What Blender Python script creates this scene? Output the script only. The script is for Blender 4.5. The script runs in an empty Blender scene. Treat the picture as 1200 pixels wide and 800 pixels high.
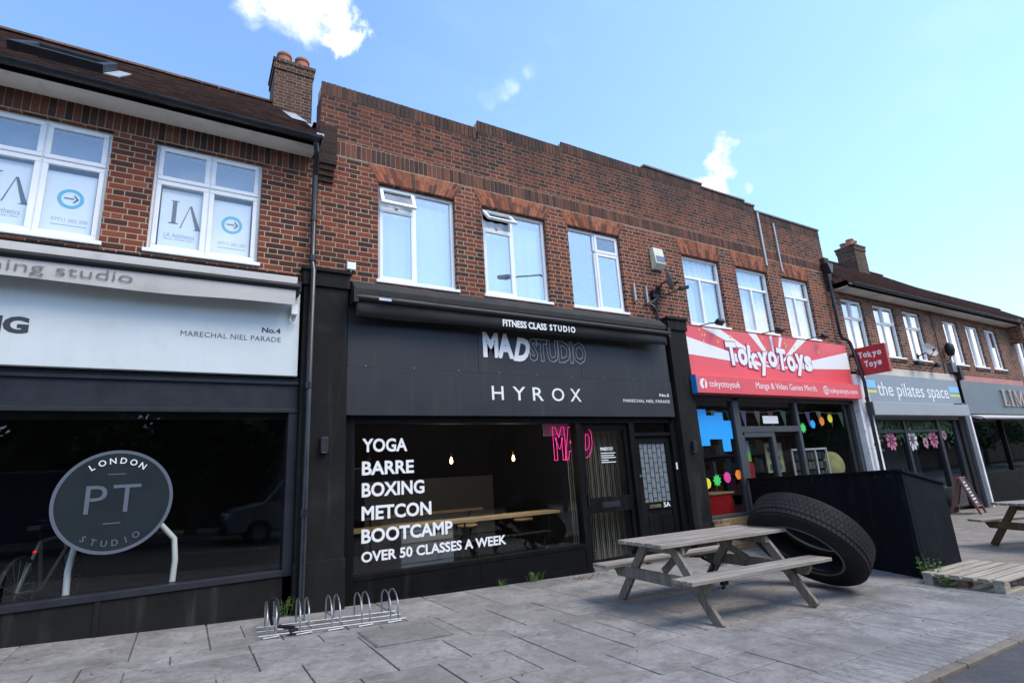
import bpy, math, random
from mathutils import Vector, Matrix
R = math.radians
random.seed(7)
SC = bpy.context.scene
COL = SC.collection
# ------------------------------------------------------------------ camera
cam_d = bpy.data.cameras.new('camera'); cam = bpy.data.objects.new('camera', cam_d); COL.objects.link(cam)
cam_d.sensor_width = 36.0; cam_d.lens = 36.0 * 631.567 / 1200.0
cam_d.clip_start = 0.05; cam_d.clip_end = 3000
yaw, pitch, roll = R(31.234), R(14.153), R(-3.527)
fw = Vector((math.sin(yaw)*math.cos(pitch), math.cos(yaw)*math.cos(pitch), math.sin(pitch)))
rt = Vector((math.cos(yaw), -math.sin(yaw), 0)); up = rt.cross(fw)
r2 = rt*math.cos(roll) + up*math.sin(roll); u2 = -rt*math.sin(roll) + up*math.cos(roll)
CAMLOC = Vector((0, -7.1, 1.65))
cam.matrix_world = Matrix(((r2.x, u2.x, -fw.x, CAMLOC.x), (r2.y, u2.y, -fw.y, CAMLOC.y), (r2.z, u2.z, -fw.z, CAMLOC.z), (0, 0, 0, 1)))
SC.camera = cam
# ------------------------------------------------------------------ world, sun, exposure
SUN_EL, SUN_AZ = R(54), R(150)         # azimuth from +y towards +x: high, over the street, veiled by cloud
w = bpy.data.worlds.new('World'); SC.world = w; w.use_nodes = True
SUN_STRENGTH, SKY_STRENGTH, CLOUD = 1.5, 0.15, 9.0
SC.view_settings.view_transform = 'Standard'; SC.view_settings.look = 'None'
SC.view_settings.gamma = 1; SC.view_settings.use_curve_mapping = False
SC.view_settings.exposure = 1.0
SC.view_settings.use_white_balance = True; SC.view_settings.white_balance_temperature = 6950; SC.view_settings.white_balance_tint = 10

def nodes_of(nt):
    class B:
        pass
    b = B(); b.nt = nt
    def node(t, **kw):
        n = nt.nodes.new(t)
        for k, v in kw.items():
            setattr(n, k, v)
        return n
    def link(a, c): nt.links.new(a, c)
    def put(sock, v):
        if hasattr(v, 'is_output') or isinstance(v, bpy.types.NodeSocket): nt.links.new(v, sock)
        else: sock.default_value = v
    def m(op, a, c=0.0, d=None, clamp=False):
        n = node('ShaderNodeMath', operation=op, use_clamp=clamp)
        put(n.inputs[0], a); put(n.inputs[1], c)
        if d is not None: put(n.inputs[2], d)
        return n.outputs[0]
    def mr(v, a, c, d=0.0, e=1.0, smooth=True):
        n = node('ShaderNodeMapRange', interpolation_type='SMOOTHSTEP' if smooth else 'LINEAR')
        put(n.inputs[0], v); put(n.inputs[1], a); put(n.inputs[2], c); put(n.inputs[3], d); put(n.inputs[4], e)
        return n.outputs[0]
    def mix(f, a, c, mode='MIX'):
        n = node('ShaderNodeMix', data_type='RGBA', blend_type=mode)
        put(n.inputs[0], f); put(n.inputs[6], a); put(n.inputs[7], c)
        return n.outputs[2]
    def noise(vec, scale, detail=3.0, rough=0.55, dist=0.0):
        n = node('ShaderNodeTexNoise')
        if vec is not None: nt.links.new(vec, n.inputs['Vector'])
        n.inputs['Scale'].default_value = scale; n.inputs['Detail'].default_value = detail
        n.inputs['Roughness'].default_value = rough; n.inputs['Distortion'].default_value = dist
        return n.outputs[0]
    def ramp(v, stops):
        n = node('ShaderNodeValToRGB'); cr = n.color_ramp
        while len(cr.elements) < len(stops): cr.elements.new(0.5)
        for e, (p, c) in zip(cr.elements, stops):
            e.position = p; e.color = (*c, 1) if len(c) == 3 else c
        nt.links.new(v, n.inputs[0]); return n.outputs[0]
    def vmul(vec, s):
        n = node('ShaderNodeVectorMath', operation='MULTIPLY'); nt.links.new(vec, n.inputs[0]); n.inputs[1].default_value = s
        return n.outputs[0]
    b.node, b.link, b.put, b.m, b.mr, b.mix, b.noise, b.ramp, b.vmul = node, link, put, m, mr, mix, noise, ramp, vmul
    return b

def build_world():
    nt = w.node_tree; nt.nodes.clear(); b = nodes_of(nt)
    sky = b.node('ShaderNodeTexSky', sky_type='NISHITA'); sky.sun_disc = False
    sky.sun_elevation = SUN_EL; sky.sun_rotation = SUN_AZ; sky.air_density = 1.0; sky.dust_density = 0.6; sky.ozone_density = 1.6
    tc = b.node('ShaderNodeTexCoord'); d = tc.outputs['Generated']
    nz = b.noise(d, 7.0, 7.0, 0.62, 0.35); nz2 = b.noise(d, 17.0, 6.0, 0.6, 0.2)
    sx = b.node('ShaderNodeSeparateXYZ'); b.link(d, sx.inputs[0])
    total = None
    # (direction, inner cos, outer cos, noise threshold, amount): the clouds seen over the roofs
    spots = CLOUD_SPOTS
    for (c, r_in, r_out, lo, hi, amt, which) in spots:
        dp = b.node('ShaderNodeVectorMath', operation='DOT_PRODUCT'); b.link(d, dp.inputs[0]); dp.inputs[1].default_value = c
        mask = b.mr(dp.outputs['Value'], math.cos(R(r_out)), math.cos(R(r_in)))
        k = b.mr(b.m('ADD', nz if which == 0 else nz2, b.m('MULTIPLY', b.m('SUBTRACT', mask, 1.0), 0.45)), lo, hi)
        k = b.m('MULTIPLY', b.m('MULTIPLY', k, mask), amt)
        total = k if total is None else b.m('MAXIMUM', total, k)
    # broken cumulus over the far side of the street (behind the photographer)
    back = b.mr(b.m('MULTIPLY', sx.outputs[1], -1.0), 0.05, 0.3)
    lowup = b.mr(sx.outputs[2], 0.0, 0.1)
    big = b.noise(d, 2.6, 8.0, 0.6, 0.3)
    lowcl = b.node('ShaderNodeVectorMath', operation='DOT_PRODUCT'); b.link(d, lowcl.inputs[0]); lowcl.inputs[1].default_value = cdir(118, 12)
    gap = b.node('ShaderNodeVectorMath', operation='DOT_PRODUCT'); b.link(d, gap.inputs[0]); gap.inputs[1].default_value = cdir(150, 25)
    big = b.m('SUBTRACT', big, b.mr(gap.outputs['Value'], 0.86, 0.97, 0.0, 0.16))
    k = b.m('MULTIPLY', b.m('MULTIPLY', b.mr(b.m('ADD', big, b.m('MULTIPLY', b.mr(lowcl.outputs['Value'], 0.55, 0.95), 0.05)), 0.50, 0.64), back), lowup)
    total = b.m('MAXIMUM', total, k)
    shade = b.mr(nz2, 0.3, 0.75, 0.72, 1.08)
    cc = b.node('ShaderNodeCombineColor')
    for i, v in enumerate((CLOUD, CLOUD*1.0, CLOUD*1.03)): b.put(cc.inputs[i], b.m('MULTIPLY', shade, v))
    # thin high haze, thicker towards the low right of the view
    hz_ = b.node('ShaderNodeVectorMath', operation='DOT_PRODUCT'); b.link(d, hz_.inputs[0]); hz_.inputs[1].default_value = cdir(88, 4)
    wisp = b.noise(b.vmul(d, (1.0, 1.0, 2.2)), 3.2, 6.0, 0.6, 0.8)
    veil = b.m('ADD', b.mr(hz_.outputs['Value'], 0.15, 1.0, 0.03, 0.30, smooth=False), b.mr(wisp, 0.42, 0.75, 0.0, 0.08))
    skyv = b.mix(veil, b.mix(1.0, sky.outputs[0], (0.92, 1.16, 1.42, 1), 'MULTIPLY'), (2.8, 4.35, 5.9, 1))
    colr = b.mix(total, skyv, cc.outputs[0])
    bg = b.node('ShaderNodeBackground'); bg.inputs['Strength'].default_value = SKY_STRENGTH
    b.link(colr, bg.inputs['Color'])
    out = b.node('ShaderNodeOutputWorld'); b.link(bg.outputs[0], out.inputs[0])

def cdir(az, el):      # azimuth from +y towards +x
    az, el = R(az), R(el); return (math.sin(az)*math.cos(el), math.cos(az)*math.cos(el), math.sin(el))
CLOUD_SPOTS = [
    (cdir(6.5, 47.8), 0.5, 10.0, 0.35, 0.66, 1.0, 0),
    (cdir(11.5, 44.0), 0.2, 5.5, 0.42, 0.66, 0.85, 1),
    (cdir(-23.5, 39.5), 0.2, 6.0, 0.42, 0.85, 0.45, 1),
    (cdir(30.2, 38.3), 0.1, 1.7, 0.3, 1.0, 0.36, 1),
    (cdir(31.6, 38.8), 0.1, 1.6, 0.3, 1.0, 0.36, 1),
    (cdir(33.0, 39.4), 0.1, 1.4, 0.3, 1.0, 0.36, 1),
    (cdir(35.6, 40.6), 0.1, 1.3, 0.25, 0.95, 0.32, 1),
    (cdir(54.0, 26.0), 0.1, 4.4, 0.40, 0.64, 0.95, 1),
    (cdir(55.6, 28.4), 0.1, 3.2, 0.42, 0.66, 0.85, 1),
    (cdir(56.6, 30.4), 0.1, 2.2, 0.42, 0.70, 0.6, 1),
    (cdir(57.7, 26.0), 0.1, 1.2, 0.44, 0.80, 0.30, 1)]
build_world()
sun_d = bpy.data.lights.new('sun', 'SUN'); sun_d.energy = SUN_STRENGTH; sun_d.angle = R(30); sun_d.color = (1, 0.92, 0.80)
sun = bpy.data.objects.new('sun', sun_d); COL.objects.link(sun)
S = Vector((math.sin(SUN_AZ)*math.cos(SUN_EL), math.cos(SUN_AZ)*math.cos(SUN_EL), math.sin(SUN_EL)))
sun.rotation_euler = S.to_track_quat('Z', 'Y').to_euler(); sun.location = S*60

# ------------------------------------------------------------------ helpers
def gz(x):             # pavement level: the street falls gently to the right
    if x < -2: return 0.36*math.exp(2/7.5) + 0.0627*(1-math.exp(-(-2-x)/8))*8*0.6
    return 0.36*math.exp(-x/7.5)
def thing(name, label, cat, loc=(0, 0, 0), rotz=0.0, group=None):
    o = bpy.data.objects.new(name, None); COL.objects.link(o); o.empty_display_size = 0.2
    o.location = loc; o.rotation_euler = (0, 0, rotz); tag(o, label, cat, group); return o
def tag(o, label=None, cat=None, group=None, kind=None):
    if label: o['label'] = label
    if cat: o['category'] = cat
    if group: o['group'] = group
    if kind: o['kind'] = kind
    return o
def root_loc(p):
    v = Vector((0, 0, 0))
    while p is not None:
        v += Vector(p.location); p = p.parent
    return v
class MB:
    def __init__(s): s.v, s.f, s.mi = [], [], []
    def add(s, vs, fs, mi=0):
        k = len(s.v); s.v += [tuple(p) for p in vs]; s.f += [tuple(i+k for i in f) for f in fs]; s.mi += [mi]*len(fs); return s
    def box(s, x0, x1, y0, y1, z0, z1, mi=0):
        if x1 < x0: x0, x1 = x1, x0
        if y1 < y0: y0, y1 = y1, y0
        if z1 < z0: z0, z1 = z1, z0
        return s.add([(x0,y0,z0),(x1,y0,z0),(x1,y1,z0),(x0,y1,z0),(x0,y0,z1),(x1,y0,z1),(x1,y1,z1),(x0,y1,z1)],
              [(0,3,2,1),(4,5,6,7),(0,1,5,4),(1,2,6,5),(2,3,7,6),(3,0,4,7)], mi)
    def obox(s, c, ax, ay, az, mi=0):   # centre and three half axes
        c, ax, ay, az = map(Vector, (c, ax, ay, az)); vs = []
        for k in (-1, 1):
            for (i, j) in ((-1,-1),(1,-1),(1,1),(-1,1)): vs.append(c+ax*i+ay*j+az*k)
        return s.add(vs, [(0,3,2,1),(4,5,6,7),(0,1,5,4),(1,2,6,5),(2,3,7,6),(3,0,4,7)], mi)
    def bar(s, p, q, wd, th, upv=(0,0,1), mi=0):   # a board from p to q
        p, q, upv = Vector(p), Vector(q), Vector(upv); d = (q-p); L = d.length; d.normalize()
        a = d.cross(upv).normalized(); n = a.cross(d)
        return s.obox((p+q)/2, d*L/2, a*wd/2, n*th/2, mi)
    def prism(s, poly, axis, a, c, mi=0):   # polygon (2D) extruded along an axis from a to c
        def P(u, v, t): return {'x': (t,u,v), 'y': (u,t,v), 'z': (u,v,t)}[axis]
        n = len(poly); vs = [P(u,v,a) for u,v in poly] + [P(u,v,c) for u,v in poly]
        fs = [tuple(range(n)), tuple(range(2*n-1, n-1, -1))] + [(i, (i+1)%n + 0, (i+1)%n+n, i+n) for i in range(n)]
        fs = [fs[0], fs[1]] + [(i, i+n, (i+1)%n+n, (i+1)%n) for i in range(n)]
        return s.add(vs, fs, mi)
    def tube(s, pts, r, seg=8, mi=0, caps=True):
        pts = [Vector(p) for p in pts]; n = len(pts); rr = r if isinstance(r, (list, tuple)) else [r]*n
        rings = []; a = None
        for i, p in enumerate(pts):
            d = (pts[min(i+1, n-1)] - pts[max(i-1, 0)]).normalized()
            if a is None:
                a = d.orthogonal().normalized()
            else:
                a = (a - d*a.dot(d)).normalized()
            bb = d.cross(a)
            rings.append([p + (a*math.cos(2*math.pi*k/seg) + bb*math.sin(2*math.pi*k/seg))*rr[i] for k in range(seg)])
        vs = [p for rg in rings for p in rg]; fs = []
        for i in range(n-1):
            for k in range(seg): fs.append((i*seg+k, i*seg+(k+1)%seg, (i+1)*seg+(k+1)%seg, (i+1)*seg+k))
        if caps: fs += [tuple(range(seg-1, -1, -1)), tuple(range((n-1)*seg, n*seg))]
        return s.add(vs, fs, mi)
    def lathe(s, prof, c, axis=(0,0,1), seg=24, mi=0, closed=False):   # profile (r, h) about an axis
        c, ax = Vector(c), Vector(axis).normalized(); a = ax.orthogonal().normalized(); bb = ax.cross(a)
        vs = [c + ax*h + (a*math.cos(2*math.pi*k/seg)+bb*math.sin(2*math.pi*k/seg))*r for r, h in prof for k in range(seg)]
        n = len(prof); fs = []
        for i in range(n if closed else n-1):
            j = (i+1) % n
            for k in range(seg): fs.append((i*seg+k, i*seg+(k+1)%seg, j*seg+(k+1)%seg, j*seg+k))
        return s.add(vs, fs, mi)
    def quad(s, a, b, c, d, mi=0): return s.add([a, b, c, d], [(0,1,2,3)], mi)
    def build(s, name, mat, parent=None, world=True, smooth=False, bevel=0.0, seg=2):
        me = bpy.data.meshes.new(name)
        off = root_loc(parent) if (parent is not None and world) else Vector((0,0,0))
        me.from_pydata([(p[0]-off.x, p[1]-off.y, p[2]-off.z) for p in s.v], [], s.f)
        mats = mat if isinstance(mat, (list, tuple)) else [mat]
        for mm in mats: me.materials.append(mm)
        if len(mats) > 1: me.polygons.foreach_set('material_index', s.mi)
        if smooth:
            me.polygons.foreach_set('use_smooth', [True]*len(me.polygons))
            me.set_sharp_from_angle(angle=R(38))
        me.update(); o = bpy.data.objects.new(name, me); COL.objects.link(o)
        if parent is not None: o.parent = parent
        if bevel:
            bv = o.modifiers.new('bevel', 'BEVEL'); bv.width = bevel; bv.segments = seg; bv.limit_method = 'ANGLE'
        return o
def copy_tree(o, parent=None):
    c = o.copy(); COL.objects.link(c); c.parent = parent
    for ch in list(o.children): copy_tree(ch, c)
    return c
def text_geo(s, spacing=1.0, bold=0.0, shear=0.0, outline=0.0, depth=0.0, line=1.0):
    cu = bpy.data.curves.new('text', 'FONT'); cu.body = s; cu.space_character = spacing; cu.shear = shear; cu.offset = bold
    cu.resolution_u = 3; cu.space_line = line
    if outline: cu.fill_mode = 'NONE'; cu.bevel_depth = outline; cu.bevel_resolution = 1; cu.resolution_u = 2
    else: cu.fill_mode = 'BOTH'; cu.extrude = depth
    o = bpy.data.objects.new('text', cu); COL.objects.link(o)
    dg = bpy.context.evaluated_depsgraph_get(); ev = o.evaluated_get(dg); me = ev.to_mesh()
    vs = [v.co.copy() for v in me.vertices]; fs = [tuple(p.vertices) for p in me.polygons]
    ev.to_mesh_clear(); bpy.data.objects.remove(o); bpy.data.curves.remove(cu)
    x0 = min(v.x for v in vs); x1 = max(v.x for v in vs); y0 = min(v.y for v in vs); y1 = max(v.y for v in vs)
    return vs, fs, (x0, x1, y0, y1)
def lettering(s, parent, mat, x0, x1, z0, z1, y, name='lettering', th=0.004, tilt=0.0, build=True, mb=None, **kw):
    vs, fs, (a, b, c, d) = text_geo(s, depth=0.05, **kw) if not kw.get('outline') else text_geo(s, **kw)
    out = []
    zt = max(abs(v.z) for v in vs) or 1
    for v in vs:
        X = x0 + (v.x-a)/(b-a)*(x1-x0); Z = z0 + (v.y-c)/(d-c)*(z1-z0); yy = y - v.z/zt*th
        if tilt:
            cx, cz = (x0+x1)/2, (z0+z1)/2
            X, Z = cx+(X-cx)*math.cos(tilt)-(Z-cz)*math.sin(tilt), cz+(X-cx)*math.sin(tilt)+(Z-cz)*math.cos(tilt)
        out.append((X, yy, Z))
    mb = mb or MB(); mb.add(out, fs)
    return mb.build(name, mat, parent) if build else mb

# ------------------------------------------------------------------ materials
MATS = {}
def mat(name, col, rough=0.6, metal=0.0, spec=0.5, nscale=0.0, namt=0.0, bump=0.0, bscale=60.0, emit=None, estr=0.0, coat=0.0, dirt=None, streak=None):
    if name in MATS: return MATS[name]
    m = bpy.data.materials.new(name); m.use_nodes = True; nt = m.node_tree; b = nodes_of(nt)
    p = nt.nodes['Principled BSDF']; p.inputs['Base Color'].default_value = (*col, 1); p.inputs['Roughness'].default_value = rough
    p.inputs['Metallic'].default_value = metal; p.inputs['Specular IOR Level'].default_value = spec
    if coat: p.inputs['Coat Weight'].default_value = coat
    geo = b.node('ShaderNodeNewGeometry').outputs['Position']
    if namt:
        n = b.noise(geo, nscale or 4.0, 5.0, 0.6)
        lo = tuple(c*(1-namt) for c in col); hi = tuple(min(1, c*(1+namt)) for c in col)
        c = b.ramp(n, [(0.3, lo), (0.7, hi)])
        if dirt:
            n2 = b.noise(geo, dirt[1], 6.0, 0.65); c = b.mix(b.mr(n2, 0.52, 0.75, 0.0, dirt[2]), c, (*dirt[0], 1))
        if streak:
            n3 = b.noise(b.vmul(geo, (9.0, 9.0, 0.7)), 1.0, 5.0, 0.6); n4 = b.noise(geo, 1.3, 4.0, 0.6); c = b.mix(b.m('MULTIPLY', b.mr(n3, 0.5, 0.72, 0.0, streak[1]), b.mr(n4, 0.35, 0.6)), c, (*streak[0], 1))
        b.link(c, p.inputs['Base Color'])
        b.link(b.mr(n, 0.2, 0.8, max(0, rough-0.1), min(1, rough+0.1)), p.inputs['Roughness'])
    if bump:
        bp = b.node('ShaderNodeBump'); bp.inputs['Strength'].default_value = bump; bp.inputs['Distance'].default_value = 0.01
        b.link(b.noise(geo, bscale, 4.0, 0.6), bp.inputs['Height']); b.link(bp.outputs[0], p.inputs['Normal'])
    if emit:
        p.inputs['Emission Color'].default_value = (*emit, 1); p.inputs['Emission Strength'].default_value = estr
    MATS[name] = m; return m

def brick_mat(name, stops, mortar, soot=None, hz=0.075, L=0.3375, S_=0.225, bond=True, swap=False, tone=1.0):
    m = bpy.data.materials.new(name); m.use_nodes = True; nt = m.node_tree; b = nodes_of(nt); p = nt.nodes['Principled BSDF']
    g = b.node('ShaderNodeNewGeometry'); sp = b.node('ShaderNodeSeparateXYZ'); b.link(g.outputs['Position'], sp.inputs[0])
    sn = b.node('ShaderNodeSeparateXYZ'); b.link(g.outputs['True Normal'], sn.inputs[0])
    isy = b.m('GREATER_THAN', b.m('ABSOLUTE', sn.outputs[0]), 0.6)
    isz = b.m('GREATER_THAN', b.m('ABSOLUTE', sn.outputs[2]), 0.6)
    u = b.m('ADD', b.m('MULTIPLY', sp.outputs[0], b.m('SUBTRACT', 1.0, isy)), b.m('MULTIPLY', sp.outputs[1], isy))
    v = b.m('ADD', b.m('MULTIPLY', sp.outputs[2], b.m('SUBTRACT', 1.0, isz)), b.m('MULTIPLY', sp.outputs[1], isz))
    wob = b.noise(g.outputs['Position'], 2.5, 2.0)
    v = b.m('ADD', v, b.m('MULTIPLY', b.m('SUBTRACT', wob, 0.5), 0.006)); u = b.m('ADD', u, 40.0)
    row = b.m('FLOOR', b.m('DIVIDE', v, hz)); vf = b.m('SUBTRACT', v, b.m('MULTIPLY', row, hz))
    par = b.m('FLOORED_MODULO', row, 2.0); uu = b.m('ADD', u, b.m('MULTIPLY', par, L/2))
    jit = b.node('ShaderNodeTexWhiteNoise', noise_dimensions='1D'); b.link(row, jit.inputs['W'])
    uu = b.m('ADD', uu, b.m('MULTIPLY', jit.outputs['Value'], 0.025))
    cell = b.m('FLOOR', b.m('DIVIDE', uu, L)); t = b.m('SUBTRACT', uu, b.m('MULTIPLY', cell, L))
    isH = b.m('GREATER_THAN', t, S_)
    a1 = b.m('MINIMUM', t, b.m('SUBTRACT', S_, t)); a2 = b.m('MINIMUM', b.m('SUBTRACT', t, S_), b.m('SUBTRACT', L, t))
    du = b.m('ADD', b.m('MULTIPLY', a2, isH), b.m('MULTIPLY', a1, b.m('SUBTRACT', 1.0, isH)))
    dv = b.m('MINIMUM', vf, b.m('SUBTRACT', hz, vf))
    fine = b.noise(g.outputs['Position'], 70.0, 3.0)
    d = b.m('ADD', b.m('MINIMUM', du, dv), b.m('MULTIPLY', b.m('SUBTRACT', fine, 0.5), 0.004))
    bm_ = b.mr(d, 0.0042, 0.0072)
    cv = b.node('ShaderNodeCombineXYZ'); b.link(b.m('ADD', b.m('MULTIPLY', cell, 2.0), isH), cv.inputs[0]); b.link(row, cv.inputs[1])
    wn = b.node('ShaderNodeTexWhiteNoise', noise_dimensions='2D'); b.link(cv.outputs[0], wn.inputs['Vector'])
    big = b.noise(g.outputs['Position'], 0.9, 3.0)
    val = b.m('ADD', b.m('MULTIPLY', wn.outputs['Value'], 0.72), b.m('MULTIPLY', big, 0.28))
    val = b.m('SUBTRACT', val, b.m('MULTIPLY', isH, 0.05))
    c = b.ramp(val, stops)
    c = b.mix(b.mr(fine, 0.35, 0.7, 0.0, 0.30), c, tuple(x*0.45 for x in stops[-2][1]) + (1,))
    mo = b.mix(b.mr(big, 0.35, 0.65), (*mortar, 1), tuple(x*0.75 for x in mortar) + (1,))
    c = b.mix(bm_, mo, c)
    if soot:           # soot and rain staining of the parapet, with ragged patches of its own
        z0, z1, amt = soot
        st = b.noise(b.vmul(g.outputs['Position'], (0.8, 0.8, 0.55)), 1.4, 6.0, 0.62)
        k = b.m('MULTIPLY', b.mr(b.m('ADD', sp.outputs[2], b.m('MULTIPLY', b.m('SUBTRACT', st, 0.5), 3.2)), z0, z1), amt)
        c = b.mix(k, c, (0.022, 0.017, 0.015, 1))
    stk = b.noise(b.vmul(g.outputs['Position'], (2.2, 2.2, 0.22)), 1.0, 5.0, 0.6); c = b.mix(b.mr(stk, 0.50, 0.72, 0.0, 0.42), c, (0.035, 0.026, 0.022, 1)); c = b.mix(b.mr(stk, 0.28, 0.42, 0.16, 0.0), c, (0.30, 0.21, 0.15, 1))
    b.link(c, p.inputs['Base Color']); p.inputs['Roughness'].default_value = 0.88; p.inputs['Specular IOR Level'].default_value = 0.25
    bp = b.node('ShaderNodeBump'); bp.inputs['Strength'].default_value = 0.55; bp.inputs['Distance'].default_value = 0.012
    b.link(b.m('ADD', bm_, b.m('MULTIPLY', fine, 0.35)), bp.inputs['Height']); b.link(bp.outputs[0], p.inputs['Normal'])
    MATS[name] = m; return m

RED = [(0.08, (0.035, 0.020, 0.018)), (0.26, (0.072, 0.027, 0.021)), (0.43, (0.140, 0.037, 0.022)), (0.68, (0.198, 0.050, 0.026)), (0.92, (0.262, 0.075, 0.035))]
RED2 = [(0.08, (0.045, 0.028, 0.024)), (0.3, (0.10, 0.04, 0.027)), (0.55, (0.17, 0.06, 0.034)), (0.9, (0.26, 0.10, 0.052))]
M_BRICK = brick_mat('red_flemish_brick', RED, (0.42, 0.325, 0.235))
M_BRICKP = brick_mat('sooty_parapet_brick', RED, (0.33, 0.25, 0.18), soot=(6.0, 8.0, 0.58))
M_KNEE = brick_mat('blackened_brick', RED, (0.20, 0.16, 0.12), soot=(3.0, 6.5, 0.85))
M_BRICKR = brick_mat('paler_red_brick', RED2, (0.46, 0.37, 0.28))
M_CHIM = brick_mat('chimney_brick', [(0.1, (0.035, 0.022, 0.019)), (0.5, (0.08, 0.038, 0.027)), (0.9, (0.135, 0.06, 0.037))], (0.24, 0.18, 0.13))
M_YBRICK = brick_mat('yellow_stock_brick', [(0.1, (0.16, 0.095, 0.045)), (0.5, (0.30, 0.19, 0.09)), (0.9, (0.40, 0.27, 0.14))], (0.38, 0.32, 0.24))
def island_mat(name, stops, rough=0.85, nz=40.0, soot=None):
    m = bpy.data.materials.new(name); m.use_nodes = True; nt = m.node_tree; b = nodes_of(nt); p = nt.nodes['Principled BSDF']
    g = b.node('ShaderNodeNewGeometry'); c = b.ramp(g.outputs['Random Per Island'], stops); f = b.noise(g.outputs['Position'], nz, 4.0, 0.6)
    c = b.mix(b.mr(f, 0.35, 0.75, 0.0, 0.4), c, tuple(x*0.5 for x in stops[len(stops)//2][1]) + (1,))
    if soot:
        st = b.noise(g.outputs['Position'], soot[0], 5.0, 0.6); c = b.mix(b.mr(st, soot[1], soot[1]+0.2, 0.0, soot[2]), c, (0.022, 0.017, 0.015, 1))
    b.link(c, p.inputs['Base Color']); p.inputs['Roughness'].default_value = rough; p.inputs['Specular IOR Level'].default_value = 0.3
    bp = b.node('ShaderNodeBump'); bp.inputs['Strength'].default_value = 0.35; bp.inputs['Distance'].default_value = 0.006
    b.link(f, bp.inputs['Height']); b.link(bp.outputs[0], p.inputs['Normal'])
    MATS[name] = m; return m
M_SOLD = island_mat('soldier_brick', [(0.0, (0.035, 0.022, 0.02)), (0.35, (0.08, 0.033, 0.024)), (0.7, (0.13, 0.046, 0.028)), (1.0, (0.19, 0.068, 0.037))], soot=(1.3, 0.5, 0.5))
M_CAP = island_mat('parapet_cap_brick', [(0.0, (0.035, 0.024, 0.02)), (0.5, (0.075, 0.038, 0.027)), (1.0, (0.13, 0.055, 0.035))], soot=(1.3, 0.45, 0.6))
M_ARCH = island_mat('orange_rubbed_brick', [(0.0, (0.09, 0.04, 0.028)), (0.22, (0.15, 0.05, 0.03)), (0.3, (0.26, 0.075, 0.036)), (0.65, (0.33, 0.098, 0.046)), (1.0, (0.40, 0.135, 0.066))], nz=18, soot=(7.0, 0.52, 0.6))
M_MORT = mat('lime_mortar', (0.40, 0.31, 0.225), 0.95, nscale=20, namt=0.25)
M_TILE = island_mat('clay_roof_tile', [(0.0, (0.07, 0.044, 0.036)), (0.4, (0.11, 0.06, 0.047)), (0.75, (0.145, 0.075, 0.056)), (1.0, (0.20, 0.11, 0.08))], nz=9, soot=(2.0, 0.55, 0.5))
M_UPVC = mat('white_upvc', (0.80, 0.81, 0.82), 0.35, nscale=5, namt=0.03)
M_CREAM = mat('cream_render', (0.55, 0.5, 0.42), 0.8, nscale=3, namt=0.15, dirt=((0.2, 0.17, 0.13), 2.0, 0.5))
M_SOFFIT = mat('painted_soffit', (0.66, 0.64, 0.60), 0.7, nscale=3, namt=0.06, dirt=((0.32, 0.29, 0.25), 2.5, 0.5))
M_SOFFIT2 = mat('peeling_soffit', (0.56, 0.52, 0.46), 0.8, nscale=3, namt=0.12, dirt=((0.16, 0.13, 0.10), 2.2, 0.8))
M_PIPE = mat('black_plastic_pipe', (0.012, 0.013, 0.016), 0.35, nscale=6, namt=0.3)
M_BLACK = mat('black_paint', (0.0058, 0.0058, 0.0060), 0.6, spec=0.08, streak=((0.024, 0.024, 0.023), 0.5), nscale=3, namt=0.25, bump=0.06, bscale=35)
M_CHAR = mat('charcoal_render', (0.0125, 0.0125, 0.0122), 0.75, spec=0.12, nscale=2.2, namt=0.3, bump=0.15, bscale=22, dirt=((0.032, 0.033, 0.034), 1.8, 0.5), streak=((0.05, 0.05, 0.048), 0.5))
M_ANTH = mat('anthracite_sign_panel', (0.0215, 0.0225, 0.0265), 0.5, spec=0.35, streak=((0.055, 0.057, 0.06), 0.4), nscale=1.2, namt=0.10, bump=0.03, bscale=6)
M_FRAME = mat('dark_grey_frame', (0.021, 0.024, 0.031), 0.45, spec=0.25, nscale=4, namt=0.15)
M_FRAMEG = mat('mid_grey_frame', (0.10, 0.115, 0.13), 0.45, nscale=4, namt=0.15)
M_WSIGN = mat('off_white_sign_board', (0.57, 0.62, 0.63), 0.5, nscale=1.1, namt=0.04, dirt=((0.45, 0.48, 0.48), 3.5, 0.35), streak=((0.44, 0.46, 0.45), 0.16))
M_CANVAS = mat('cream_awning_canvas', (0.47, 0.455, 0.43), 0.85, nscale=6, namt=0.06, bump=0.1, bscale=25, dirt=((0.27, 0.255, 0.23), 3.0, 0.55))
M_BCANVAS = mat('black_awning_canvas', (0.017, 0.017, 0.017), 0.85, nscale=5, namt=0.2, bump=0.1, bscale=25)
M_BMETAL = mat('black_metal', (0.012, 0.0125, 0.014), 0.5, spec=0.3, nscale=5, namt=0.2)
M_WHITE = mat('white_vinyl', (0.78, 0.78, 0.78), 0.5)
M_INK = mat('charcoal_vinyl', (0.035, 0.037, 0.045), 0.5)
M_GREYV = mat('grey_vinyl', (0.105, 0.12, 0.155), 0.6, spec=0.15)
M_DISC = mat('green_grey_vinyl', (0.016, 0.024, 0.028), 0.6, spec=0.12, nscale=3, namt=0.12)
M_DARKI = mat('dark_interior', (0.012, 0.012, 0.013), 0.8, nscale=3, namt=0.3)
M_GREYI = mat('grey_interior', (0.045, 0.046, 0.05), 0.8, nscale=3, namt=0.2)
M_WALLI = mat('white_interior_wall', (0.55, 0.56, 0.58), 0.7, nscale=2, namt=0.06)
M_FLOORI = mat('interior_floor', (0.09, 0.085, 0.08), 0.5, nscale=4, namt=0.2)
M_LEAD = mat('lead_flashing', (0.30, 0.32, 0.34), 0.5, nscale=8, namt=0.2)
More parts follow.
